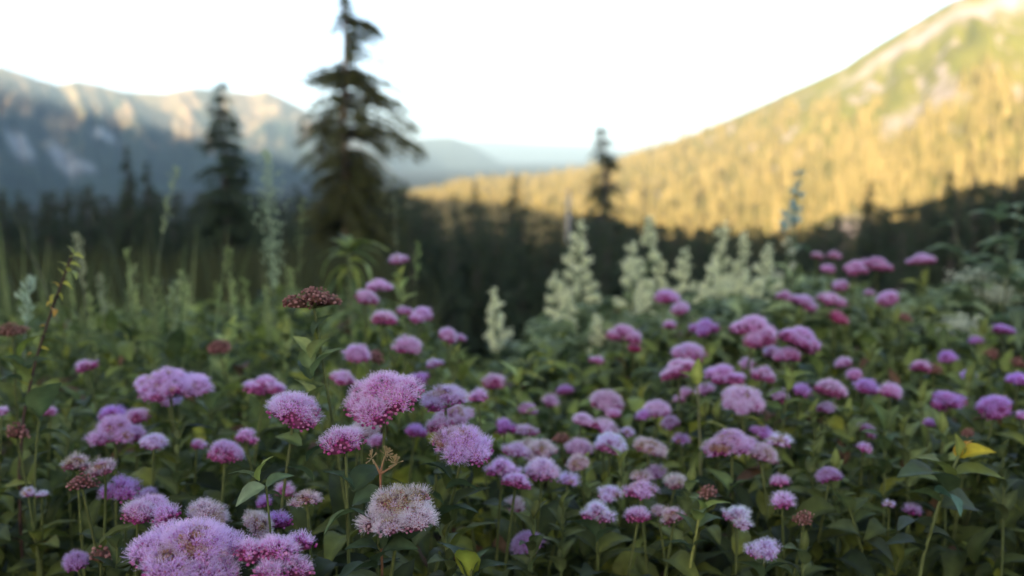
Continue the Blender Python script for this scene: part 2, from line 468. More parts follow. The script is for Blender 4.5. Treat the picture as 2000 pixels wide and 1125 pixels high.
tr, cr = conifer(10, 1.9, 17, 13, 38, 21, spray=0.46, droop=0.36, gap=0.14, pw=0.66, start=0.03, colA=(0.026, 0.044, 0.026), colB=(0.070, 0.100, 0.052)); SP_A = bake(tr, cr)
tr, cr = conifer(10, 1.6, 26, 10, 30, 22, spray=0.5, droop=0.5, gap=0.3, pw=0.75, start=0.03, colA=(0.028, 0.046, 0.026), colB=(0.078, 0.104, 0.052)); SP_B = bake(tr, cr)
tr, cr = conifer(10, 1.2, 26, 9, 28, 23, spray=0.42, droop=0.6, gap=0.3, pw=0.65, start=0.03, colA=(0.026, 0.044, 0.026), colB=(0.068, 0.096, 0.050)); SP_C = bake(tr, cr)
tr, cr = conifer(10, 1.3, 20, 7, 22, 24, spray=0.45, droop=0.35, gap=0.45, pw=0.55, start=0.3, colA=(0.032, 0.042, 0.024), colB=(0.07, 0.078, 0.036)); SP_D = bake(tr, cr)
VARS = [SP_A, SP_B, SP_C]

plant_tree(432, 150, 40, SP_A, 10, 'dark tiered fir standing apart, to the left of the tall half-bare fir', wscale=1.12)
plant_tree(246, 282, 62, SP_C, 10, 'slim dark fir, the taller of two spires in front of the bluish mountain')
plant_tree(284, 312, 60, SP_C, 10, 'slim dark fir, the shorter of two spires in front of the bluish mountain', wscale=1.2)
plant_tree(1181, 240, 80, SP_C, 10, 'dark spindly conifer rising alone against the golden hillside', wscale=1.35)
plant_tree(1004, 338, 95, SP_C, 10, 'slender dark spire against the sunlit trees right of the tall fir')
plant_tree(930, 352, 100, SP_C, 10, 'short dark spire left of a more slender one, before the golden forest edge', wscale=.8)
plant_tree(1702, 346, 85, SP_C, 10, 'dark conifer tip beside the pale pink scree patch on the golden hill', wscale=1.1)
plant_tree(1858, 332, 75, SP_B, 10, 'broad dark conifer tip near the foot of the golden slope, far right')
plant_tree(1992, 338, 70, SP_B, 10, 'dark conifer cut by the photo edge at far right', wscale=1.2)
plant_tree(742, 345, 55, SP_B, 10, 'dim bushy conifer close behind the tall half-bare fir', wscale=1.1)
plant_tree(590, 372, 52, SP_C, 10, 'small dim conifer between the tiered fir and the tall half-bare fir', wscale=1.2)

TL = ([700, 780, 860, 900, 1000, 1100, 1200, 1300, 1400, 1500, 1560, 1640, 1700, 1800, 1900, 2000, 2100], [345, 352, 372, 385, 402, 412, 425, 432, 440, 446, 442, 424, 408, 388, 358, 345, 340])
for i in range(150):
    px = 690 + (i * 0.618034 % 1) * 1400
    d = random.uniform(58, 125)
    y = np.interp(px, *TL) + random.choice([-6, 4, 10, 18, 30, 45, 65]) + random.uniform(-5, 5)
    v = random.choice(VARS)
    side = 'right' if px > 1500 else 'centre'
    plant_tree(px, y, d, v, 10, 'dark shaded conifer in the close forest below the golden hillside' if px < 1480 else 'dark shaded conifer in the forest rising behind the pink flowers at right',
               'shaded conifers below the golden hillside' if px < 1480 else 'shaded conifers rising at the right', wscale=random.uniform(0.75, 1.15))
for i in range(64):
    px = 1150 + (i * 0.618034 % 1) * 950
    plant_tree(px, np.interp(px, *TL) + random.uniform(-4, 16), random.uniform(66, 90), random.choice([SP_A, SP_A, SP_B]), 10,
               'dark shaded conifer in the close forest below the golden hillside' if px < 1480 else 'dark shaded conifer in the forest rising behind the pink flowers at right',
               'shaded conifers below the golden hillside' if px < 1480 else 'shaded conifers rising at the right', wscale=random.uniform(1.1, 1.5))
for i in range(70):
    px = -120 + (i * 0.618034 % 1) * 900
    d = random.uniform(62, 120)
    y = 362 + random.uniform(-8, 14) + random.choice([0, 5, 15, 30])
    plant_tree(px, y, d, random.choice(VARS), 10, 'dark shaded conifer in the low forest band under the bluish mountain', 'shaded conifers under the left mountain', wscale=random.uniform(0.9, 1.4))

# grey snag
def snag():
    d = 70.0; top = at(1112, 372, d); gz = float(ground_z(top[0], top[1])) - 0.1; H = top[2] - gz
    e = empty('dead_tree', (top[0], top[1], gz)); tag(e, 'bare grey dead trunk standing among the dark conifers', 'dead tree')
    mb = MB(); z = np.linspace(0, H, 12)
    tube(mb, np.stack([np.sin(z * .4) * .08, 0 * z, z], 1), np.linspace(.26, .10, 12), np.array([.34, .34, .34]), 8)
    mb.build('trunk', M_BARK, e)
    mb = MB()
    for k in range(9):
        zz = H * random.uniform(.5, .97); a = random.uniform(0, 6.28); L = random.uniform(.3, .9)
        tube(mb, bez((0, 0, zz), (math.cos(a) * L * .5, math.sin(a) * L * .5, zz), (math.cos(a) * L, math.sin(a) * L, zz - L * .3), 4), [.05, .04, .03, .015], np.array([.3, .3, .3]), 5)
    mb.build('branches', M_BARK, e)
snag()

# sunlit forest on the hill (far mass): jagged small conifers
def far_forest():
    g = np.random.default_rng(77)
    px, dc, df, X, Y, Z, t = HG
    tmpl = []
    for s in range(5):
        q = np.random.default_rng(200 + s); V = []; Fa = []
        tiers = 6
        for k in range(tiers):
            z0 = 0.10 + 0.82 * k / tiers; z1 = z0 + 0.34 * (1 - 0.35 * k / tiers); rr = 0.17 * (1 - k / tiers) ** 0.85 + 0.02
            n = 10; b = len(V)
            z1 = min(z1, 1.0)
            V.append([q.normal() * .01, q.normal() * .01, z1])
            for j in range(n):
                a = j / n * 6.283 + q.uniform(-.2, .2); f = rr * (q.uniform(0.85, 1.25) if j % 2 else q.uniform(.35, .7))
                V.append([math.cos(a) * f, math.sin(a) * f, z0 - (0.05 if j % 2 else -.03) + q.normal() * .015])
            for j in range(n):
                Fa.append([b, b + 1 + j, b + 1 + (j + 1) % n])
        tmpl.append((np.array(V), np.array(Fa)))
    N = 8200
    mb = MB()
    ui = g.uniform(0, 1, N); ti = g.uniform(0.0, 1.0, N) ** 1.0
    U = px[0] + ui * (2250 - px[0])
    n = fbm(U / 45, ti * 8, 121, 4)
    edge = np.interp(U, [700, 1300, 1420, 1560, 1700, 1850, 2000, 2300], [1.1, 1.1, 1.0, .74, .56, .46, .50, .6]) + (n - .5) * 0.55
    patch = (((U - 1650) / 60) ** 2 + ((ti - 0.16) / 0.06) ** 2) < 1.2
    patch2 = (np.abs(ti - .5) < .06) & (U > 1730) & (U < 1880)
    keep = (ti < edge) & ~patch & ~patch2
    U = U[keep]; ti = ti[keep]
    iu = np.clip(np.interp(U, px, np.arange(len(px))), 0, len(px) - 1.001); it = np.clip(np.interp(ti, t, np.arange(len(t))), 0, len(t) - 1.001)
    a = iu.astype(int); b = it.astype(int); fa = iu - a; fb = it - b
    def bil(A): return A[a, b] * (1 - fa) * (1 - fb) + A[a + 1, b] * fa * (1 - fb) + A[a, b + 1] * (1 - fa) * fb + A[a + 1, b + 1] * fa * fb
    P = np.stack([bil(X), bil(Y), bil(Z) - 0.5], 1)
    hgt = g.choice([6, 8, 10, 12, 14, 19], len(U)) * g.uniform(.85, 1.15, len(U)) * (1 - 0.35 * ti)
    kind = g.integers(0, 5, len(U))
    for s in range(5):
        m = kind == s; k = m.sum()
        rot = g.uniform(0, 6.28, k); c, sn = np.cos(rot), np.sin(rot)
        w = hgt[m] * g.uniform(.85, 1.35, k)
        Mx = np.zeros((k, 3, 3)); Mx[:, 0, 0] = c * w; Mx[:, 0, 1] = -sn * w; Mx[:, 1, 0] = sn * w; Mx[:, 1, 1] = c * w; Mx[:, 2, 2] = hgt[m]
        V, Fa = inst(*tmpl[s], Mx, P[m])
        col = mixc([0.15, 0.125, 0.036], [0.28, 0.21, 0.072], np.clip(g.normal(.5, .35, k), 0, 1))
        mb.add(V, Fa, np.repeat(col, len(tmpl[s][0]), 0), 0, False)
    o = mb.build('forest', M_NEEDLE)
    tag(o, 'golden sunlit conifer forest covering the hillside at right', 'forest', kind='stuff')
far_forest()

# ------------------------------------------------------------------ leaves
def leaf_template(rows=7, cross=5, width=0.46, fold=0.22, curl=0.35, tip=1.0, serr=0.0, seed=0):
    """one leaf of length 1 along +Y, upper side +Z; per-vertex tint for rib and margin"""
    q = np.random.default_rng(seed)
    V = []; T = []
    for i in range(rows + 1):
        t = i / rows
        w = width * 0.5 * (math.sin(math.pi * min(1, t ** 0.85)) ** 0.8 if 0 < t < 1 else 0.0) * (1 - 0.25 * t * tip) + 0.012
        if i % 2: w *= 1 + serr
        z0 = -curl * t * t + 0.10 * math.sin(t * 3.1)
        for j in range(cross):
            s = j / (cross - 1) * 2 - 1
            V.append([s * w, t - 0.03 * abs(s), z0 + fold * abs(s) * w * 2 + 0.012 * math.sin(t * 19 + abs(s) * 3) + q.normal() * 0.004])
            T.append(1.35 if abs(s) < .1 else (0.92 if abs(s) > .9 else 1.0 + 0.07 * (i % 2)))
    return np.array(V), grid_faces(rows + 1, cross), np.array(T)

LEAF = leaf_template(8, 5, serr=0.07)
LEAF_BROAD = leaf_template(8, 5, width=0.58, curl=0.25, serr=0.05, seed=2)
LEAF_LOW = leaf_template(4, 3, width=0.48, curl=0.3)
LEAF_NARROW = leaf_template(8, 3, width=0.19, curl=0.42, fold=0.3)

def leaf_frames(dirs, upv=None, roll=None):
    """matrix columns x(across) y(along) z(upper side)"""
    y = unit(dirs)
    ref = np.tile(np.array([0, 0, 1.0]), (len(y), 1)) if upv is None else upv
    x = unit(np.cross(y, ref) + 1e-9); z = np.cross(x, y)
    if roll is not None:
        c = np.cos(roll)[:, None]; s = np.sin(roll)[:, None]
        x, z = x * c + z * s, -x * s + z * c
    return np.stack([x, y, z], 2)

def add_leaves(mb, tmpl, dirs, pos, size, cols, roll=None, mat=0):
    fr = leaf_frames(np.asarray(dirs, float), None, roll) * np.asarray(size, float)[:, None, None]
    V, Fa = inst(tmpl[0], tmpl[1], fr, np.asarray(pos, float))
    n = len(tmpl[0])
    C = np.repeat(np.asarray(cols, float), n, 0) * np.tile(tmpl[2], len(pos))[:, None]
    mb.add(V, Fa, C, mat)

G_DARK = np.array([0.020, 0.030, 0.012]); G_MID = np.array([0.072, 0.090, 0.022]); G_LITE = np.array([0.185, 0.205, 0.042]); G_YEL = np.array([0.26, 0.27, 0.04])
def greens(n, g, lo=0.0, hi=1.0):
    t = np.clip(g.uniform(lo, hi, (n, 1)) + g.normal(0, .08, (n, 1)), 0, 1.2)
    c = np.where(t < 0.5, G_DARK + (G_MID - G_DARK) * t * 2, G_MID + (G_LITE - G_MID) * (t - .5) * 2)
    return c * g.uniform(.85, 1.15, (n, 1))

# ------------------------------------------------------------------ flower heads
BUD_V = np.array([[1, 0, 0], [-1, 0, 0], [0, 1, 0], [0, -1, 0], [.7, .7, .75], [-.7, .7, .75], [-.7, -.7, .75], [.7, -.7, .75], [0, 0, 1.25], [0, 0, -.6]], float)
BUD_F = np.array([[0, 4, 7], [2, 5, 4], [1, 6, 5], [3, 7, 6], [8, 4, 5], [8, 5, 6], [8, 6, 7], [8, 7, 4], [0, 2, 4], [2, 1, 5], [1, 3, 6], [3, 0, 7], [0, 9, 2], [2, 9, 1], [1, 9, 3], [3, 9, 0]])

def petal_template():
    V = []; Fa = []
    for k in range(5):
        a = k * 2 * math.pi / 5; b = len(V)
        ca, sa = math.cos(a), math.sin(a)
        for (r, t, z) in [(0.25, 0, 0.0), (0.72, 0.42, 0.18), (1.08, 0.0, 0.34), (0.72, -0.42, 0.18), (.66, 0, .08)]:
            V.append([r * ca - t * sa, r * sa + t * ca, z])
        Fa += [[b, b + 4, b + 1], [b + 1, b + 4, b + 2], [b + 2, b + 4, b + 3], [b + 3, b + 4, b]]
    return np.array(V), np.array(Fa)
PET_V, PET_F = petal_template()

def stamen_template(seed, n=15):
    q = np.random.default_rng(seed); V = []; Fa = []; tipv = []
    for k in range(n):
        a = k / n * 6.283 + q.uniform(-.15, .15); th = q.uniform(0.15, 0.95); L = q.uniform(1.7, 2.7)
        d = np.array([math.cos(a) * math.sin(th), math.sin(a) * math.sin(th), math.cos(th)])
        s = np.array([-math.sin(a), math.cos(a), 0])
        b = len(V); r0 = np.array([math.cos(a) * .18, math.sin(a) * .18, 0.05])
        m = r0 + d * L * .55 + np.array([0, 0, .08]); e = r0 + d * L
        w = 0.050
        V += [r0 - s * w, r0 + s * w, m + s * w, m - s * w, e + s * w * .7, e - s * w * .7]
        tipv += [0, 0, .3, .3, .7, .7]
        Fa += [[b, b + 1, b + 2, b + 3], [b + 3, b + 2, b + 4, b + 5]]
        u = np.cross(d, s); b = len(V); q2 = 0.115
        V += [e - s * q2, e + u * q2, e + s * q2, e - u * q2, e + d * q2 * 1.3 + s * .02, e + d * q2 * 1.3 - s * .02]
        tipv += [1] * 6
        Fa += [[b, b + 1, b + 4, b + 5], [b + 1, b + 2, b + 4, b + 4], [b + 2, b + 3, b + 5, b + 4], [b + 3, b, b + 5, b + 5]]
        Fa = [f if len(set(f)) == 4 else [f[0], f[1], f[2], f[3]] for f in Fa]
    return np.array(V), np.array(Fa), np.array(tipv)
STAM = [stamen_template(s) for s in range(3)]

def sphere_pts(n):
    i = np.arange(n) + .5
    ph = np.arccos(1 - 2 * i / n); th = np.pi * (1 + 5 ** .5) * i
    return np.stack([np.cos(th) * np.sin(ph), np.sin(th) * np.sin(ph), np.cos(ph)], 1)

STYLES = {  # open fraction shift, petal A, petal B, bud A, bud B, filament, tip, faded share
    'P': dict(op=0.44, pa=(.76, .24, .62), pb=(.62, .12, .46), ba=(.46, .05, .25), bb=(.72, .26, .48), fa=(.76, .48, .82), ti=(.86, .76, .92), fade=0.0),
    'L': dict(op=0.26, pa=(.70, .38, .70), pb=(.58, .24, .56), ba=(.46, .06, .28), bb=(.70, .34, .56), fa=(.76, .62, .88), ti=(.88, .86, .95), fade=0.04),
    'T': dict(op=0.18, pa=(.66, .42, .56), pb=(.54, .30, .36), ba=(.42, .10, .22), bb=(.62, .40, .42), fa=(.72, .60, .70), ti=(.82, .76, .76), fade=0.38),
    'B': dict(op=2.0, pa=(.30, .16, .12), pb=(.24, .12, .09), ba=(.30, .12, .11), bb=(.56, .34, .30), fa=(.4, .3, .24), ti=(.5, .4, .3), fade=1.0),
}

def head_mesh(W, lobes, style, seed):
    """a domed cluster of tiny flowers W metres wide, stalk joint at the origin"""
    g = np.random.default_rng(seed); S = STYLES[style]
    Rr = W / 2; P = []; Nn = []; LZ = []
    core = MB(); L = []
    if lobes == 1:
        L.append((g.uniform(-.12, .12) * Rr, 0, 0.50 * Rr, 0.70 * Rr))
        for k in range(5):
            a = k / 5 * 6.283 + g.uniform(-.3, .3)
            q = g.uniform(.40, .64); L.append((q * Rr * math.cos(a), q * Rr * math.sin(a), g.uniform(.18, .44) * Rr, .42 * Rr * g.uniform(.7, 1.2)))
    else:
        a0 = g.uniform(0, 6.28)
        L.append((0.05 * Rr, 0, 0.56 * Rr, 0.44 * Rr))
        for k in range(lobes - 1):
            a = a0 + k / (lobes - 1) * 6.283 + g.uniform(-.25, .25); q = g.uniform(.50, .68)
            L.append((q * Rr * math.cos(a), q * Rr * math.sin(a), (.50 - .62 * q * q) * Rr + g.uniform(-.16, .16) * Rr, g.uniform(.27, .43) * Rr))
    for (cx, cy, cz, r) in L:
        fl = 0.80
        n = max(10, int(4 * math.pi * r * r * 0.9 / (0.0029 ** 2)))
        s = sphere_pts(n) + g.normal(0, .04, (n, 3)); s = unit(s)
        s = s[s[:, 2] > -0.42]
        p = np.array([cx, cy, cz]) + s * np.array([r, r, r * fl])
        ok = np.ones(len(p), bool)
        for (dx, dy, dz, dr) in L:
            if (dx, dy, dz) == (cx, cy, cz): continue
            q = (p - np.array([dx, dy, dz])) / np.array([dr, dr, dr * fl])
            ok &= (q ** 2).sum(1) > 0.86
        P.append(p[ok]); nn = unit(s[ok] / np.array([1, 1, fl]) + 0.35 * np.array([0, 0, 1]))
        Nn.append(nn); LZ.append(s[ok][:, 2])
        u = sphere_pts(60)
        a = np.linspace(0, 2 * np.pi, 11)[:-1]; zz = np.linspace(-.55, .98, 6)
        V = np.array([[math.cos(q) * math.sqrt(1 - z * z), math.sin(q) * math.sqrt(1 - z * z), z] for z in zz for q in a])
        V = V * np.array([r, r, r * fl]) * 0.88 + np.array([cx, cy, cz])
        cc = np.array(S['ba']) * .45 + np.array([.02, .03, .008])
        core.add(V, grid_faces(6, 10, True), cc)
        tube(core, bez((0, 0, 0), (cx * .5, cy * .5, cz * .2), (cx, cy, cz - r * .4), 5), [.0011, .0010, .0008, .0008, .0008], np.array([.12, .15, .05]), 5)
    P = np.concatenate(P); Nn = np.concatenate(Nn); LZ = np.concatenate(LZ)
    n = len(P)
    hz = (P[:, 2] - P[:, 2].min()) / (np.ptp(P[:, 2]) + 1e-9)
    sc = 0.65 * LZ + 0.5 * hz + g.normal(0, .16, n) + (fbm(P[:, 0] * 90, P[:, 1] * 90 + P[:, 2] * 70, seed) - .5) * 0.9
    opened = sc > S['op']
    if style == 'B': opened[:] = False
    P = P + Nn * g.normal(0.0003, .0006, (n, 1))
    mb = core
    # buds
    b = ~opened; k = b.sum()
    if k:
        fr = frames(Nn[b], g.uniform(0, 6.28, k)) * (g.uniform(.55, 1.25, k) * (0.00105 if style != 'B' else .00115))[:, None, None]
        V, Fa = inst(BUD_V, BUD_F, fr, P[b] + Nn[b] * .0008)
        c = mixc(S['ba'], S['bb'], np.clip(g.normal(.45, .35, k), 0, 1))
        mb.add(V, Fa, np.repeat(c, len(BUD_V), 0) * np.tile(np.where(BUD_V[:, 2] > .9, 1.15, .9), k)[:, None])
    # open florets
    o = opened; k = o.sum()
    fade = np.zeros(0, bool)
    if k:
        fade = (fbm(P[o][:, 0] * 70 + 5, P[o][:, 1] * 70, seed + 2) + g.normal(0, .08, k)) < (0.30 + S['fade'] * 0.42) if S['fade'] > 0 else np.zeros(k, bool)
        fade &= (hz[o] > .45)
        sz = g.uniform(.8, 1.15, k) * 0.0021
        fr = frames(Nn[o] + g.normal(0, .18, (k, 3)), g.uniform(0, 6.28, k))
        V, Fa = inst(PET_V, PET_F, fr * sz[:, None, None], P[o])
        c = mixc(S['pb'], S['pa'], np.clip(g.normal(.55, .3, k), 0, 1))
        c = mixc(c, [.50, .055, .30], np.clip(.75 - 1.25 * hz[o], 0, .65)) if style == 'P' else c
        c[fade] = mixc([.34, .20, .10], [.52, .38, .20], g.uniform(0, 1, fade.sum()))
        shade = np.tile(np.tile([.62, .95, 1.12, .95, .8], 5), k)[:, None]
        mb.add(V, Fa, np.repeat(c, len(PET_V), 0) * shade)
        cc = mixc([.45, .10, .16], [.5, .3, .15], g.uniform(0, 1, k))
        V, Fa = inst(BUD_V, BUD_F, fr * (sz * .27)[:, None, None], P[o] + Nn[o] * .0003)
        mb.add(V, Fa, np.repeat(cc, len(BUD_V), 0))
    hm = mb.build('flower_head', M_PETAL); me1 = hm.data; bpy.data.objects.remove(hm)
    me2 = None
    if k:
        sm = MB(); kind = g.integers(0, 3, k)
        for s in range(3):
            m = (kind == s) & ~(fade & (g.random(k) < .55))
            if not m.any(): continue
            q = m.sum(); tv, tf, tt = STAM[s]
            V, Fa = inst(tv, tf, frames(Nn[o][m], g.uniform(0, 6.28, q)) * (g.uniform(.85, 1.2, q) * 0.0019)[:, None, None], P[o][m])
            A = np.array(S['fa'])[None] * g.uniform(.9, 1.08, (q, 1, 1)); B = np.array(S['ti'])
            c = A * (1 - tt[None, :, None]) + B * tt[None, :, None]
            fm = fade[m]; c[fm] = c[fm] * .5 + np.array([.5, .40, .26]) * .5
            sm.add(V, Fa, c.reshape(-1, 3), 0, False)
        so_ = sm.build('stamens', M_STAMEN); me2 = so_.data; bpy.data.objects.remove(so_)
    return me1, me2

SIZES = [(0.015, 1), (0.025, 1), (0.036, 1), (0.045, 6), (0.058, 8)]
HEADS = {}
def get_head(W, style, var):
    i = int(np.argmin([abs(math.log(W / s[0])) for s in SIZES]))
    key = (i, style, var if i < 3 else var % 3)
    if key not in HEADS:
        lob = SIZES[i][1]
        if i == 2 and var % 2: lob = 4 + var
        if i == 1 and var > 1: lob = 4
        lob += (var % 3) - 1 if i > 2 else 0
        HEADS[key] = head_mesh(SIZES[i][0], lob, style, 1000 + i * 37 + ord(style) * 3 + key[2] * 7)
    return HEADS[key], W / SIZES[i][0]

TINT = {'P': (1, 1, 1), 'L': (1, .88, .97), 'W': (1.0, 1.06, 1.08), 'M': (.82, .72, 1.0), 'R': (.92, .42, .55), 'T': (1, 1, 1), 'B': (1, 1, 1), 'D': (.7, .6, .75), 'K': (.92, .80, .80)}
STY = {'P': 'P', 'L': 'L', 'W': 'L', 'M': 'P', 'R': 'P', 'T': 'T', 'B': 'B', 'D': 'L', 'K': 'B'}

